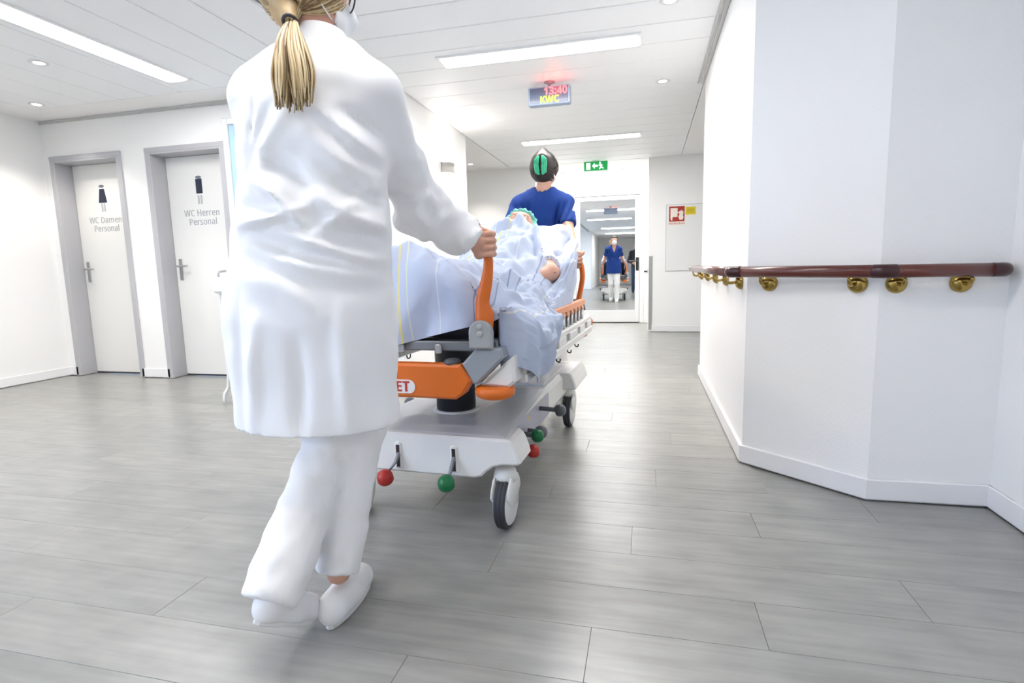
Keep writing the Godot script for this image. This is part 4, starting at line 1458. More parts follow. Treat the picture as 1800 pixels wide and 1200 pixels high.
func shoe(p: Node3D, heel: Vector3, toe: Vector3, up: Vector3, m: Material) -> void:
	var f := toe - heel
	var L := f.length()
	var z := f / L
	var x := up.cross(z).normalized()
	var y := z.cross(x)
	var prims := []
	for q in [[Vector3(0, 0.036, 0.035), Vector3(0, 0.034, L * 0.5), 0.036, 0.038], [Vector3(0, 0.034, L * 0.5), Vector3(0.004, 0.03, L - 0.045), 0.04, 0.04], [Vector3(0, 0.06, 0.04), Vector3(0, 0.052, L * 0.42), 0.034, 0.034]]:
		prims.append([heel + x * q[0].x + y * q[0].y + z * q[0].z, heel + x * q[1].x + y * q[1].y + z * q[1].z, q[2], q[3]])
	var sh := part(p, "shoe", body_mesh(prims, 0.03, 0.007, func(v: Vector3, d: float): return maxf(d, 0.008 - (v - heel).dot(y)), 0.01), m)
	var s := mb()
	var poly := PackedVector2Array()
	for i in 20:
		var a := TAU * i / 20
		poly.append(Vector2(cos(a) * (0.038 + 0.004 * -sin(a)), L * 0.5 - sin(a) * L * 0.475))
	extrude(s, poly, Transform3D(Basis(x, z, -y), heel + y * 0.014), 0.014, 0.003)
	part(sh, "sole", done(s), mat("sole_white", 226, 226, 224, 0.6))
func hair_arcs(c: Vector3, b: Basis, root: Vector3, r: float, n: int, from_deg: float, seed_: int) -> Array:
	# strands combed over the skull from the hairline to one root
	var g := RandomNumberGenerator.new()
	g.seed = seed_
	var axis := (b.inverse() * (root - c)).normalized()
	var side := axis.cross(Vector3.UP).normalized()
	var other := axis.cross(side)
	var out := []
	for i in n:
		var a := TAU * (i + g.randf()) / n
		var dir := side * cos(a) + other * sin(a)
		var far := deg_to_rad(from_deg) * (0.75 + 0.3 * g.randf())
		var path := []
		var rr := r * (1.0 + 0.02 * g.randf())
		for k in 9:
			var th := far * (1.0 - k / 8.0 * 0.93)
			var v := axis * cos(th) + dir * sin(th)
			var q := v * rr * Vector3(0.98, 1.04, 1.07)
			path.append(c + b * q)
		path.append(root + b * (dir * 0.009))
		# only hair above the face and nape
		var st: Vector3 = b.inverse() * (path[0] - c)
		if st.z > 0.045 and st.y < 0.055: 
			path = path.slice(3)
		out.append(path)
	return out
func strands(p: Node3D, called: String, paths: Array, r: float, tones: Array) -> void:
	for k in tones.size():
		var s := mb(true)
		var sub := []
		for i in range(k, paths.size(), tones.size()):
			if paths[i].size() > 2: sub.append(paths[i])
		strand_set(s, sub, r, 4)
		part(p, called, done(s), tones[k]).set_meta("kind", "stuff")

func doctor() -> void:
	var p := thing("person", "person in a long white coat with a blonde ponytail pushing the trolley", "person", Vector3(-0.86, 0, -1.3))
	var o := -p.position
	var sk := skin()
	var hc := at_z(540, -8, -1.34)
	var hb := frame_of(Vector3(0.6, -0.1, -0.8), Vector3(0.02, 1, -0.06))
	var neck := at_z(562, 92, -1.325)
	var shR := at_z(652, 172, -1.335)
	var shL := at_z(462, 176, -1.335)
	var elR := at_z(738, 368, -1.545)
	var gripR := tl(Vector3(0.287, 1.03, 1.003))
	var wrR := at_z(826, 419, -1.695)
	var gripL := tl(Vector3(-0.287, 1.03, 1.003))
	var elL := Vector3(-1.1, 1.15, -1.47)
	var wrL := gripL + Vector3(0.0, 0.02, 0.07)
	var hipR := Vector3(-0.79, 0.88, -1.33)
	var hipL := Vector3(-0.94, 0.88, -1.31)
	var knR := Vector3(-0.812, 0.5, -1.4)
	var anR := Vector3(-0.822, 0.13, -1.26)
	var knL := Vector3(-0.868, 0.48, -1.345)
	var anL := Vector3(-0.888, 0.18, -1.08)
	var chest := at_z(548, 250, -1.31)
	var waist := at_z(548, 400, -1.3)
	var hip := at_z(546, 560, -1.3)
	# --- body: one skin surface, finer where it shows
	var bp := [[neck, hc + hb * Vector3(0, -0.06, -0.01), 0.05, 0.048], [shL, shR, 0.045, 0.045], [chest, waist, 0.1, 0.09], [waist, hip, 0.09, 0.1], [neck, chest, 0.05, 0.08]]
	bp.append_array(chain([shR, elR, wrR], [0.045, 0.038, 0.029]))
	bp.append_array(chain([shL, elL, wrL], [0.045, 0.038, 0.029]))
	bp.append_array(chain([hipR, knR, anR], [0.075, 0.05, 0.034]))
	bp.append_array(chain([hipL, knL, anL], [0.075, 0.05, 0.034]))
	var hr := grip(gripR, Vector3(-0.05, 1, 0.03), Vector3(-0.35, 0.25, 0.95), 0.014, wrR, 1.0)
	hr.append([wrR, wrR.lerp(elR, 0.35), 0.024, 0.026])
	var hl := grip(gripL, Vector3(0.05, 1, 0.03), Vector3(0.3, 0.2, 0.95), 0.014, wrL, -1.0)
	hl.append([wrL, wrL.lerp(elL, 0.35), 0.024, 0.026])
	var hp := head_prims(hc, hb)
	hp.append([neck, hc + hb * Vector3(0, -0.05, -0.015), 0.05, 0.05])
	part(p, "body", merge([nets(bp, 0.03, 0.014), nets(hr, 0.008, 0.0034), nets(hl, 0.008, 0.005), nets(hp, 0.02, 0.0045)]), sk).position = o
	# --- coat
	var folds := [
		[[452, 318], [500, 342], [548, 396], 0.017, 0.016], [[428, 398], [490, 388], [548, 368], 0.017, 0.014], [[505, 402], [575, 432], [645, 458], 0.013, 0.016], [[560, 342], [612, 376], [655, 398], 0.012, 0.016],
		[[640, 325], [604, 380], [556, 424], 0.012, 0.018], [[455, 432], [560, 470], [640, 485], 0.009, 0.02], [[440, 480], [520, 500], [600, 560], 0.008, 0.03],
		[[458, 272], [515, 298], [548, 335], -0.014, 0.022], [[596, 320], [630, 345], [655, 350], -0.01, 0.018], [[440, 362], [490, 362], [515, 372], -0.012, 0.016], [[570, 400], [610, 410], [650, 425], -0.009, 0.014],
		[[470, 420], [520, 440], [600, 455], -0.008, 0.013], [[560, 195], [610, 235], [650, 275], 0.007, 0.014], [[590, 185], [630, 215], [655, 240], -0.006, 0.012], [[540, 235], [600, 285], [648, 310], 0.007, 0.02],
		[[470, 195], [445, 250], [430, 320], -0.008, 0.014], [[500, 200], [470, 260], [455, 310], 0.006, 0.02], [[664, 138], [652, 200], [658, 285], -0.007, 0.008], [[437, 140], [437, 210], [428, 300], -0.006, 0.008],
		[[480, 560], [472, 650], [470, 745], 0.009, 0.022], [[545, 600], [548, 680], [550, 745], -0.01, 0.02], [[610, 540], [618, 640], [622, 745], 0.01, 0.024], [[660, 480], [672, 600], [676, 745], -0.006, 0.02], [[440, 520], [440, 640], [445, 745], -0.006, 0.018]]
	var segs := []
	for f in folds:
		for k in 2:
			var a := at_z(f[k][0], f[k][1], -1.2)
			var b := at_z(f[k + 1][0], f[k + 1][1], -1.2)
			segs.append([Vector2(a.x, a.y), Vector2(b.x, b.y), f[3], f[4], k])
	# fold heights over the back, sampled once on a grid
	var gx := 88
	var gy := 170
	var g0 := Vector2(-1.2, 0.45)
	var gs := 0.0072
	var field := PackedFloat32Array()
	field.resize(gx * gy)
	for s in segs:
		var a: Vector2 = s[0]
		var b: Vector2 = s[1]
		var w: float = s[3]
		var lo := Vector2i(((a.min(b) - Vector2.ONE * w * 2.5 - g0) / gs).floor()).clamp(Vector2i.ZERO, Vector2i(gx - 1, gy - 1))
		var hi := Vector2i(((a.max(b) + Vector2.ONE * w * 2.5 - g0) / gs).ceil()).clamp(Vector2i.ZERO, Vector2i(gx - 1, gy - 1))
		for iy in range(lo.y, hi.y + 1):
			for ix in range(lo.x, hi.x + 1):
				var q := g0 + Vector2(ix, iy) * gs
				var u := clampf((q - a).dot(b - a) / (b - a).length_squared(), 0.0, 1.0)
				var e: float = q.distance_to(a.lerp(b, u)) / w
				var along: float = (u + s[4]) * 0.5
				var v: float = s[2] * exp(-e * e) * pow(sin(PI * clampf(0.08 + along * 0.84, 0.0, 1.0)), 0.6)
				var at := iy * gx + ix
				if absf(v) > absf(field[at]) or field[at] * v < 0.0: field[at] = v if field[at] * v >= 0.0 else field[at] + v
	var wz := FastNoiseLite.new()
	wz.seed = 12
	wz.frequency = 5.0
	wz.fractal_octaves = 2
	var hem := 0.548
	var coat := [[shL, shR, 0.066, 0.066], [neck + Vector3(-0.06, -0.035, 0.0), shL + Vector3(0.01, 0.012, 0), 0.056, 0.062], [neck + Vector3(0.06, -0.035, 0.0), shR + Vector3(-0.01, 0.012, 0), 0.056, 0.062]]
	var flat := Vector3(1, 1, 1.7)
	coat.append([chest + Vector3(0, 0.07, 0), chest, 0.178, 0.19, flat])
	coat.append([chest, waist, 0.19, 0.2, flat])
	coat.append([waist, hip, 0.2, 0.23, Vector3(1, 1, 1.5)])
	coat.append([hip, Vector3(-0.884, 0.38, -1.3), 0.23, 0.24, Vector3(1, 1, 1.45)])
	var cuffR := (wrR - elR).normalized()
	var cuffL := (wrL - elL).normalized()
	coat.append_array(chain([shR, elR, wrR + cuffR * 0.06], [0.074, 0.065, 0.063]))
	coat.append_array(chain([shL, elL, wrL + cuffL * 0.06], [0.07, 0.062, 0.06]))
	var coat_warp := func(q: Vector3, d: float):
		if d < 0.05:
			var back := smoothstep(-1.32, -1.24, q.z)
			if back > 0.0:
				var fx := (q.x - g0.x) / gs
				var fy := (q.y - g0.y) / gs
				if fx >= 0.0 and fy >= 0.0 and fx < gx - 1 and fy < gy - 1:
					var ix := int(fx)
					var iy := int(fy)
					var at := iy * gx + ix
					var h0 := lerpf(field[at], field[at + 1], fx - ix)
					var h1 := lerpf(field[at + gx], field[at + gx + 1], fx - ix)
					d -= 1.8 * lerpf(h0, h1, fy - iy) * back
			var sl := smoothstep(-1.38, -1.46, q.z) if q.x > -0.8 else 0.0
			d -= 0.0045 * wz.get_noise_3d(q.x * 1.2, q.y * 1.6, q.z * 1.2) + sl * 0.02 * wz.get_noise_3d(q.x * 2.6 + 9.0, q.y * 2.0, q.z * 1.2)
		d = maxf(d, hem - q.y)
		var eR := (q - wrR).dot(cuffR)
		if eR > -0.06 and q.distance_to(wrR) < 0.16: d = maxf(d, eR + 0.01)
		var eL := (q - wrL).dot(cuffL)
		if eL > -0.06 and q.distance_to(wrL) < 0.16: d = maxf(d, eL + 0.01)
		return d
	var cm := mat("coat_cotton", 246, 246, 247, 0.8)
	var ct := part(p, "coat", body_mesh(coat, 0.045, 0.0085, coat_warp, 0.03), cm)
	ct.position = o
	# stand-up collar
	var col := func(u: float, v: float):
		var a := TAU * u
		var r := lerpf(0.072, 0.064, v)
		var lift := 0.012 * cos(a)
		return [neck + Vector3(sin(a) * r * 1.03, -0.012 + v * 0.056 + lift * v, cos(a) * r * 0.98 - 0.012 * v), Vector2(u, v)]
	part(ct, "collar", sheet(col, 40, 5, 0.005), cm)
	# --- trousers
	var tp := [[hipL, hipR, 0.09, 0.09]]
	tp.append_array(chain([hipR, knR, anR + Vector3(0, 0.01, 0)], [0.098, 0.07, 0.06]))
	tp.append_array(chain([hipL, knL, anL + Vector3(0, 0.0, 0)], [0.098, 0.072, 0.074]))
	var dR := (anR - knR).normalized()
	var dL := (anL - knL).normalized()
	part(p, "trousers", body_mesh(tp, 0.025, 0.009, func(q: Vector3, d: float):
		d -= 0.007 * wz.get_noise_3d(q.x * 2.0, q.y * 3.0, q.z * 2.0)
		if q.distance_to(anR) < 0.12: d = maxf(d, (q - anR).dot(dR) - 0.0)
		if q.distance_to(anL) < 0.12: d = maxf(d, (q - anL).dot(dL) - 0.03)
		return d, 0.012), mat("trouser_white", 240, 240, 240, 0.8)).position = o
	var sh := Node3D.new()
	var white := mat("shoe_white", 236, 236, 236, 0.5)
	shoe(p, Vector3(-0.82, 0, -1.185), Vector3(-0.845, 0, -1.45), Vector3.UP, white)
	shoe(p, Vector3(-0.905, 0.125, -1.015), Vector3(-0.88, 0.006, -1.22), Vector3(0, 0.87, 0.45), white)
	sh.free()
	for c in p.get_children():
		if String(c.name).begins_with("shoe"): c.position = o
	# --- head: hair, ponytail, mask, glasses
	var hd := Node3D.new()
	hd.free()
	var root := at_z(513, 38, -1.236)
	var hair := [[hc + hb * Vector3(0, 0.03, -0.03), hc + hb * Vector3(0, 0.034, 0.012), 0.089, 0.085], [hc + hb * Vector3(0, -0.01, -0.035), hc + hb * Vector3(0, -0.045, -0.035), 0.08, 0.055], [hc + hb * Vector3(0, -0.02, -0.06), root, 0.04, 0.014]]
	var hi_ := hb.inverse()
	var blonde := [mat("hair_blonde", 176, 148, 104, 0.5), mat("hair_light", 214, 192, 150, 0.45), mat("hair_dark", 122, 98, 66, 0.55)]
	var hm := part(p, "hair", body_mesh(hair, 0.03, 0.007, func(q: Vector3, d: float):
		var l := hi_ * (q - hc)
		return maxf(d, minf(l.z - 0.018 + maxf(0.0, -l.y) * 0.55, 0.05 - l.y + l.z * 0.0)), 0.012), blonde[0])
	hm.position = o
	var kids := p.get_child_count()
	strands(p, "hair_strands", hair_arcs(hc + hb * Vector3(0, 0.008, -0.012), hb, root, 0.1, 210, 128.0, 4), 0.0034, blonde)
	var tail := []
	var g := RandomNumberGenerator.new()
	g.seed = 77
	var t1 := at_z(511, 75, -1.195)
	var t2 := at_z(514, 128, -1.165)
	var t3 := at_z(516, 182, -1.15)
	for i in 230:
		var a := g.randf() * TAU
		var r := sqrt(g.randf())
		var dx := cos(a) * r
		var dz := sin(a) * r
		var e := g.randf_range(-0.035, 0.012) + (0.012 if absf(dx) < 0.2 else 0.0)
		var wv := g.randf_range(-0.008, 0.008)
		tail.append(bez([root + Vector3(dx * 0.012, dz * 0.012, 0), t1 + Vector3(dx * 0.036, 0, dz * 0.02), t2 + Vector3(dx * 0.05 + wv, 0, dz * 0.022), t3 + Vector3(dx * 0.04 + (0.008 if dx > 0 else -0.008), -e * 0.8, dz * 0.016)], 4))
	strands(p, "ponytail", tail, 0.0034, [blonde[1], blonde[0], blonde[1], blonde[2]])
	var s := mb(true)
	var band := []
	for i in 13:
		var a := TAU * i / 12
		band.append(root + Vector3(cos(a) * 0.018, sin(a) * 0.012 - 0.004, 0.006 + sin(a) * 0.012))
	tube(s, band, 0.0045, 6)
	part(p, "hair_band", done(s), mat("hair_band", 60, 58, 62, 0.5))
	face_mask(p, hc, hb)
	eyes(p, hc, hb)
	s = mb(true)
	for sx in [-1, 1]:
		tube(s, bez([hc + hb * Vector3(sx * 0.088, 0.014, -0.01), hc + hb * Vector3(sx * 0.084, 0.018, 0.05), hc + hb * Vector3(sx * 0.07, 0.018, 0.1)], 4), 0.0022, 6)
		var rim := []
		for i in 17:
			var a := TAU * i / 16
			rim.append(hc + hb * Vector3(sx * 0.036 + cos(a) * 0.027, 0.004 + sin(a) * 0.02, 0.108 - absf(sx * 0.036 + cos(a) * 0.027) * 0.12))
		tube(s, rim, 0.0022, 6)
	tube(s, [hc + hb * Vector3(-0.01, 0.01, 0.108), hc + hb * Vector3(0.01, 0.01, 0.108)], 0.002, 6)
	part(p, "glasses", done(s), mat("glasses_dark", 30, 32, 44, 0.35))
	for i in range(kids, p.get_child_count()): p.get_child(i).position = o

func nurse() -> void:
	var p := thing("person", "person in a royal blue scrub top with a green hair clip pulling the trolley", "person", Vector3(-0.715, 0, -3.92))
	var o := -p.position
	var Z := -3.92
	var hc := at_z(957, 298, Z)
	var hb := frame_of(Vector3(0.03, -0.06, -1.0), Vector3(0, 1, -0.04))
	var neck := at_z(956, 334, Z + 0.01)
	var shR := at_z(993, 360, Z + 0.01)
	var shL := at_z(914, 363, Z + 0.01)
	var gripR := tl(Vector3(0.316, 0.985, -0.72))
	var gripL := tl(Vector3(-0.316, 0.985, -0.72))
	var elR := at_z(1000, 415, -3.74)
	var elL := shL + (elR - shR) * Vector3(-1, 1, 1) + Vector3(-0.02, 0, 0)
	var wrR := gripR + Vector3(-0.02, 0.035, -0.07)
	var wrL := gripL + Vector3(0.02, 0.035, -0.07)
	var hip := Vector3(-0.72, 0.92, Z)
	var chest := at_z(955, 385, Z)
	var hipR := hip + Vector3(0.085, -0.03, 0)
	var hipL := hip + Vector3(-0.085, -0.03, 0)
	var knR := Vector3(-0.635, 0.49, Z - 0.1)
	var anR := Vector3(-0.64, 0.09, Z - 0.12)
	var knL := Vector3(-0.795, 0.49, Z - 0.03)
	var anL := Vector3(-0.795, 0.1, Z + 0.12)
	var bp := [[neck, hc + hb * Vector3(0, -0.06, -0.01), 0.05, 0.047], [shL, shR, 0.045, 0.045], [chest, hip, 0.095, 0.1], [neck, chest, 0.05, 0.08], [hipL, hipR, 0.085, 0.085]]
	bp.append_array(chain([hipR, knR, anR], [0.075, 0.05, 0.034]))
	bp.append_array(chain([hipL, knL, anL], [0.075, 0.05, 0.034]))
	var arms := chain([shR, elR, wrR], [0.045, 0.04, 0.026])
	arms.append_array(chain([shL, elL, wrL], [0.045, 0.04, 0.026]))
	var hr := grip(gripR, Vector3(-0.2, 1, 0), Vector3(-0.5, 0.5, -0.8), 0.0165, wrR, 1.0)
	hr.append([wrR, wrR.lerp(elR, 0.3), 0.024, 0.028])
	var hl := grip(gripL, Vector3(0.2, 1, 0), Vector3(0.5, 0.5, -0.8), 0.0165, wrL, -1.0)
	hl.append([wrL, wrL.lerp(elL, 0.3), 0.024, 0.028])
	var hp := head_prims(hc, hb)
	hp.append([neck + Vector3(0, -0.03, 0), hc + hb * Vector3(0, -0.05, -0.015), 0.052, 0.05])
	part(p, "body", merge([nets(bp, 0.03, 0.015), nets(arms, 0.02, 0.009), nets(hr, 0.008, 0.0042), nets(hl, 0.008, 0.006), nets(hp, 0.02, 0.006)]), skin())
	# scrub top
	var wz := FastNoiseLite.new()
	wz.seed = 21
	wz.frequency = 5.0
	var flat := Vector3(1, 1, 1.65)
	var top := [[shL, shR, 0.06, 0.06], [neck + Vector3(-0.05, -0.04, 0), shL + Vector3(0.01, 0.01, 0), 0.05, 0.056], [neck + Vector3(0.05, -0.04, 0), shR + Vector3(-0.01, 0.01, 0), 0.05, 0.056],
		[chest + Vector3(0, 0.06, 0), chest, 0.17, 0.18, flat], [chest, hip + Vector3(0, 0.1, 0), 0.18, 0.178, flat], [hip + Vector3(0, 0.1, 0), hip + Vector3(0, -0.24, 0), 0.178, 0.23, Vector3(1, 1, 1.4)]]
	var slR := shR.lerp(elR, 0.66)
	var slL := shL.lerp(elL, 0.66)
	top.append_array(chain([shR, slR.lerp(elR, 0.4)], [0.066, 0.062]))
	top.append_array(chain([shL, slL.lerp(elL, 0.4)], [0.066, 0.062]))
	var dR := (elR - shR).normalized()
	var dL := (elL - shL).normalized()
	part(p, "scrub_top", body_mesh(top, 0.04, 0.0095, func(q: Vector3, d: float):
		d -= 0.006 * wz.get_noise_3d(q.x * 1.5, q.y * 1.0, q.z * 1.5) + 0.004 * wz.get_noise_3d(q.x * 4.0, q.y * 2.0 + q.x * 2.0, q.z)
		# creases drawn from the armholes down to the middle of the back
		var down := neck.y - q.y
		var wide := absf(q.x - neck.x - 0.01)
		for cr in [[0.185, 0.3, 0.014], [0.13, 0.22, 0.012], [0.245, 0.34, 0.016]]:
			d += 0.02 * exp(-pow((wide - cr[0] + down * cr[1]) / cr[2], 2.0)) * smoothstep(0.07, 0.16, down) * smoothstep(0.55, 0.35, down)
		d = maxf(d, hip.y - 0.16 - q.y)
		if q.distance_to(slR) < 0.14: d = maxf(d, (q - slR).dot(dR))
		if q.distance_to(slL) < 0.14: d = maxf(d, (q - slL).dot(dL))
		# neckline: round at the back, a V in front
		var nd := Vector2(q.x - neck.x, q.z - neck.z).length()
		d = maxf(d, 0.062 - nd if q.y > neck.y - 0.035 else -1.0)
		if q.z < Z - 0.02: d = maxf(d, minf(neck.y - 0.03 - q.y + 0.0, 0.0) if false else minf(q.y - (neck.y - 0.17), 0.075 - absf(q.x - neck.x) - (neck.y - q.y) * 0.42))
		return d, 0.012), mat("scrub_blue", 6, 52, 126, 0.9))
	var tp := [[hipL, hipR, 0.1, 0.1]]
	tp.append_array(chain([hipR, knR, anR], [0.096, 0.072, 0.064]))
	tp.append_array(chain([hipL, knL, anL], [0.096, 0.072, 0.064]))
	part(p, "trousers", body_mesh(tp, 0.025, 0.012, func(q: Vector3, d: float): return maxf(d, 0.065 - q.y)), mat("trouser_white", 240, 240, 240, 0.8))
	var white := mat("shoe_white", 236, 236, 236, 0.5)
	shoe(p, Vector3(-0.64, 0, Z - 0.07), Vector3(-0.635, 0, Z - 0.32), Vector3.UP, white)
	shoe(p, Vector3(-0.795, 0.06, Z + 0.18), Vector3(-0.8, 0.004, Z - 0.06), Vector3(0, 0.97, 0.2), white)
	# hair pinned up
	var dark := [mat("hair_brown", 44, 36, 34, 0.4), mat("hair_brown_soft", 70, 58, 54, 0.4)]
	var hair := [[hc + hb * Vector3(0, 0.03, -0.03), hc + hb * Vector3(0, 0.034, 0.012), 0.092, 0.087], [hc + hb * Vector3(0, -0.01, -0.035), hc + hb * Vector3(0, -0.05, -0.034), 0.084, 0.056], [hc + hb * Vector3(0, 0.06, -0.09), hc + hb * Vector3(0, 0.118, -0.05), 0.035, 0.022]]
	var hi_ := hb.inverse()
	part(p, "hair", body_mesh(hair, 0.03, 0.007, func(q: Vector3, d: float):
		var l := hi_ * (q - hc)
		return maxf(d, minf(l.z - 0.018 + maxf(0.0, -l.y) * 0.55, 0.05 - l.y)), 0.012), dark[0])
	strands(p, "hair_strands", hair_arcs(hc + hb * Vector3(0, 0.006, -0.012), hb, hc + hb * Vector3(0, 0.02, -0.12), 0.1, 120, 120.0, 9), 0.0034, dark)
	# green claw clip: two curved jaws with teeth
	var gm := mat("clip_green", 60, 188, 140, 0.15)
	for sx in [-1, 1]:
		var s := mb(true)
		for k in 3:
			var x: float = sx * (0.014 + 0.0095 * k)
			tube(s, bez([hc + hb * Vector3(sx * 0.014, 0.06, -0.132), hc + hb * Vector3(x * 1.15, 0.03, -0.142 + 0.004 * k), hc + hb * Vector3(x * 1.05, -0.02, -0.138 + 0.004 * k), hc + hb * Vector3(x * 0.95, -0.06 + 0.006 * k, -0.12)], 5), 0.0085, 8)
		part(p, "hair_clip", done(s), gm)
	face_mask(p, hc, hb)
	eyes(p, hc, hb)
	for c in p.get_children(): c.position = o

func patient() -> void:
	var p := thing("person", "patient lying under the blanket in a turquoise surgical cap and dotted gown", "person", tl(Vector3(0, 0.8, -0.5)))
	var o := -p.position
	var hc := tl(Vector3(-0.025, 1.185, -0.535))
	var tb := Basis(Vector3.UP, TR_TURN)
	var hb := frame_of(tb * Vector3(0.22, 1.0, 0.62), tb * Vector3(0.02, 0.5, -1.0))
	var neck := tl(Vector3(0, 1.075, -0.42))
	var shR := tl(Vector3(0.155, 1.035, -0.34))
	var shL := tl(Vector3(-0.17, 1.03, -0.34))
	var elR := tl(Vector3(0.272, 0.925, -0.06))
	var wrR := tl(Vector3(0.13, 0.87, 0.16))
	var bp := [[neck, hc + hb * Vector3(0, -0.06, -0.01), 0.05, 0.047], [shL, shR, 0.05, 0.05], [neck, tl(Vector3(0, 0.98, -0.25)), 0.05, 0.075], [tl(Vector3(0, 0.98, -0.25)), tl(Vector3(0, 0.9, 0.1)), 0.085, 0.08]]
	for sx in [-1, 1]:
		bp.append_array(chain([tl(Vector3(sx * 0.08, 0.885, 0.1)), tl(Vector3(sx * 0.085, 0.885, 0.5)), tl(Vector3(sx * 0.07, 0.87, 0.88)), tl(Vector3(sx * 0.07, 0.95, 0.92))], [0.07, 0.05, 0.04, 0.035]))
	var arm := chain([shR, elR, wrR], [0.048, 0.044, 0.03])
	arm.append_array(chain([shL, tl(Vector3(-0.24, 0.92, -0.05)), tl(Vector3(-0.1, 0.92, 0.14))], [0.048, 0.036, 0.028]))
	var hp := head_prims(hc, hb)
	hp.append([neck, hc + hb * Vector3(0, -0.05, -0.015), 0.052, 0.05])
	var hand := []
	var hn := tl(Vector3(0.06, 0.86, 0.22))
	var fw := (hn - wrR).normalized()
	var sd := fw.cross(Vector3.UP).normalized()
	hand.append([wrR, hn, 0.02, 0.024])
	for i in 4:
		var b0 := hn + sd * (i - 1.5) * 0.02
		hand.append_array(chain([b0, b0 + fw * 0.04, b0 + fw * 0.075 - Vector3(0, 0.015, 0)], [0.011, 0.009, 0.007]))
	hand.append_array(chain([wrR.lerp(hn, 0.4), wrR.lerp(hn, 0.8) - sd * 0.045, hn - sd * 0.05 + fw * 0.03], [0.013, 0.011, 0.008]))
	part(p, "body", merge([nets(bp, 0.03, 0.015), nets(arm, 0.015, 0.008), nets(hand, 0.01, 0.005), nets(hp, 0.02, 0.0055)]), skin())
	eyes(p, hc, hb)
	# gown: white cotton with small grey dots
	var gm := mat("gown_cloth", 255, 255, 255, 0.85)
	gm.albedo_texture = tex(32, 32, func(x: int, y: int):
		var c := Color8(226, 231, 242)
		for q in [Vector2(8, 8), Vector2(24, 24)]:
			if Vector2(x, y).distance_to(q) < 4.6: c = Color8(120, 128, 150)
		return c)
	gm.uv1_triplanar = true
	gm.uv1_scale = Vector3(30, 30, 30)
	var sl := shR.lerp(elR, 0.74)
	var dR := (elR - shR).normalized()
	var gown := [[shL, shR, 0.06, 0.06], [neck + tb * Vector3(0, -0.03, 0.05), tl(Vector3(0, 0.975, -0.2)), 0.085, 0.1], [shR, shR.lerp(elR, 0.95), 0.062, 0.066], [tl(Vector3(0.1, 1.02, -0.3)), tl(Vector3(0.12, 0.93, -0.05)), 0.07, 0.07]]
	part(p, "gown", body_mesh(gown, 0.04, 0.009, func(q: Vector3, d: float):
		if q.distance_to(sl) < 0.13: d = maxf(d, (q - sl).dot(dR))
		return d, 0.012), gm)
	# pleated surgical cap
	var hi_ := hb.inverse()
	var cap := [[hc + hb * Vector3(0, 0.045, -0.03), hc + hb * Vector3(0, 0.04, 0.01), 0.105, 0.1], [hc + hb * Vector3(0, 0.03, -0.05), hc + hb * Vector3(0, 0.0, -0.05), 0.1, 0.095]]
	part(p, "surgical_cap", body_mesh(cap, 0.04, 0.006, func(q: Vector3, d: float):
		var l := hi_ * (q - hc)
		var a := atan2(l.x, l.z)
		d += 0.0035 * sin(a * 19.0 + l.y * 20.0) + 0.0035 * sin(a * 11.0 - l.y * 95.0)
		return maxf(d, minf(0.062 - l.y + l.z * 0.1, l.z - 0.03 - l.y * 0.2)), 0.012), mat("cap_turquoise", 128, 214, 200, 0.7))
	for c in p.get_children(): c.position = o

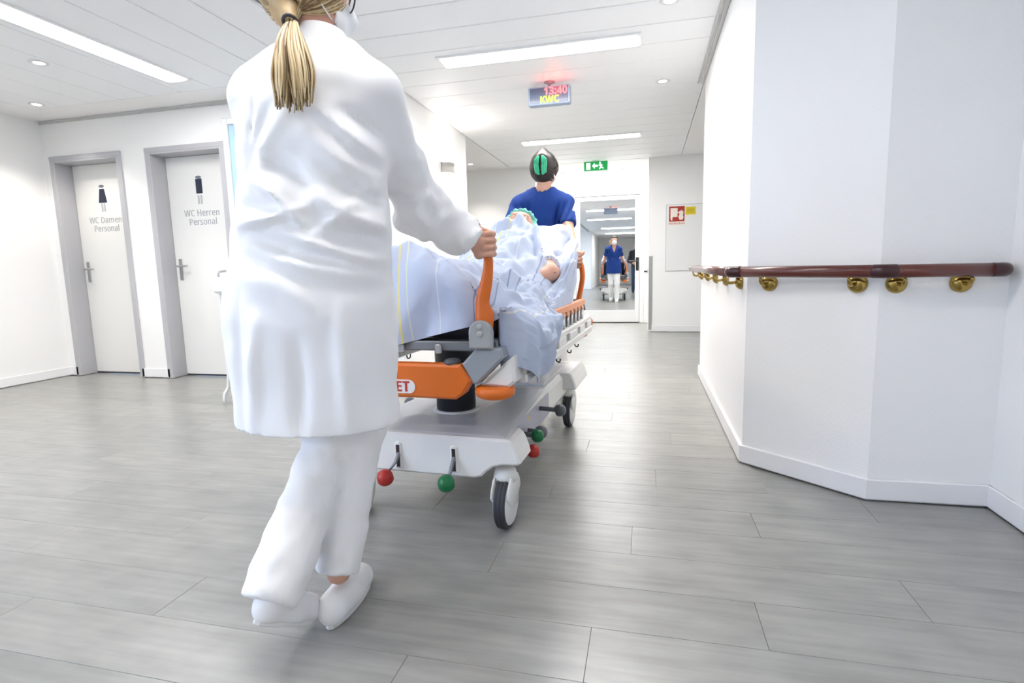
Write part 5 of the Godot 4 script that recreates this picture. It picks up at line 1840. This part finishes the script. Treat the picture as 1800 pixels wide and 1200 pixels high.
func bystander() -> void:
	var p := thing("person", "person in a black jacket and blue jeans mirrored small in the glass door", "person", Vector3(-0.1, 0, 1.0))
	var hc := Vector3(0, 1.62, -0.02)
	var hb := frame_of(Vector3(0, -0.1, -1), Vector3.UP)
	var neck := Vector3(0, 1.47, 0)
	var shR := Vector3(0.18, 1.4, 0)
	var shL := Vector3(-0.18, 1.4, 0)
	var elR := Vector3(0.26, 1.12, 0.0)
	var elL := Vector3(-0.26, 1.12, 0.0)
	var wrR := Vector3(0.12, 1.04, -0.2)
	var wrL := Vector3(-0.12, 1.04, -0.2)
	var bp := [[neck, hc + Vector3(0, -0.06, 0), 0.055, 0.05], [shL, shR, 0.05, 0.05], [neck, Vector3(0, 0.95, 0), 0.07, 0.1]]
	bp.append_array(chain([shR, elR, wrR], [0.045, 0.038, 0.029]))
	bp.append_array(chain([shL, elL, wrL], [0.045, 0.038, 0.029]))
	for sx in [-1, 1]: bp.append_array(chain([Vector3(sx * 0.09, 0.92, 0), Vector3(sx * 0.1, 0.5, -0.01), Vector3(sx * 0.11, 0.1, 0.02)], [0.075, 0.05, 0.035]))
	var hands := grip(Vector3(0.05, 1.03, -0.26), Vector3(0.1, 1, 0), Vector3(0.8, 0, 0.4), 0.02, wrR, 1.0)
	hands.append_array(grip(Vector3(-0.05, 1.03, -0.26), Vector3(-0.1, 1, 0), Vector3(-0.8, 0, 0.4), 0.02, wrL, -1.0))
	part(p, "body", merge([nets(bp, 0.03, 0.016), nets(hands, 0.008, 0.006), nets(head_prims(hc, hb), 0.02, 0.007)]), skin())
	eyes(p, hc, hb)
	var jk := [[shL, shR, 0.075, 0.075], [Vector3(0, 1.36, 0), Vector3(0, 0.86, 0), 0.18, 0.18, Vector3(1, 1, 1.5)]]
	jk.append_array(chain([shR, elR, wrR.lerp(elR, 0.2)], [0.075, 0.06, 0.048]))
	jk.append_array(chain([shL, elL, wrL.lerp(elL, 0.2)], [0.075, 0.06, 0.048]))
	part(p, "jacket", body_mesh(jk, 0.04, 0.014, func(q: Vector3, d: float): return maxf(d, 0.8 - q.y)), mat("jacket_black", 28, 29, 32, 0.7))
	var tp := []
	for sx in [-1, 1]: tp.append_array(chain([Vector3(sx * 0.09, 0.9, 0), Vector3(sx * 0.1, 0.5, -0.01), Vector3(sx * 0.11, 0.1, 0.02)], [0.1, 0.07, 0.06]))
	part(p, "jeans", body_mesh(tp, 0.03, 0.014, func(q: Vector3, d: float): return maxf(d, 0.07 - q.y)), mat("jeans_blue", 46, 66, 92, 0.8))
	for sx in [-1, 1]: shoe(p, Vector3(sx * 0.11, 0, 0.08), Vector3(sx * 0.12, 0, -0.19), Vector3.UP, mat("shoe_dark", 40, 40, 44, 0.5))
	part(p, "hair", body_mesh([[hc + Vector3(0, 0.03, 0.03), hc + Vector3(0, 0.034, -0.012), 0.089, 0.085]], 0.03, 0.01, func(q: Vector3, d: float):
		var l := q - hc
		return maxf(d, minf(-l.z - 0.02, 0.05 - l.y)), 0.012), mat("hair_brown", 44, 36, 34, 0.4))
	var s := mb()
	box(s, Vector3(0, 1.03, -0.27), Vector3(0.13, 0.085, 0.05), 0.012)
	part(p, "camera_body", done(s), mat("black_plastic", 24, 24, 26, 0.45))
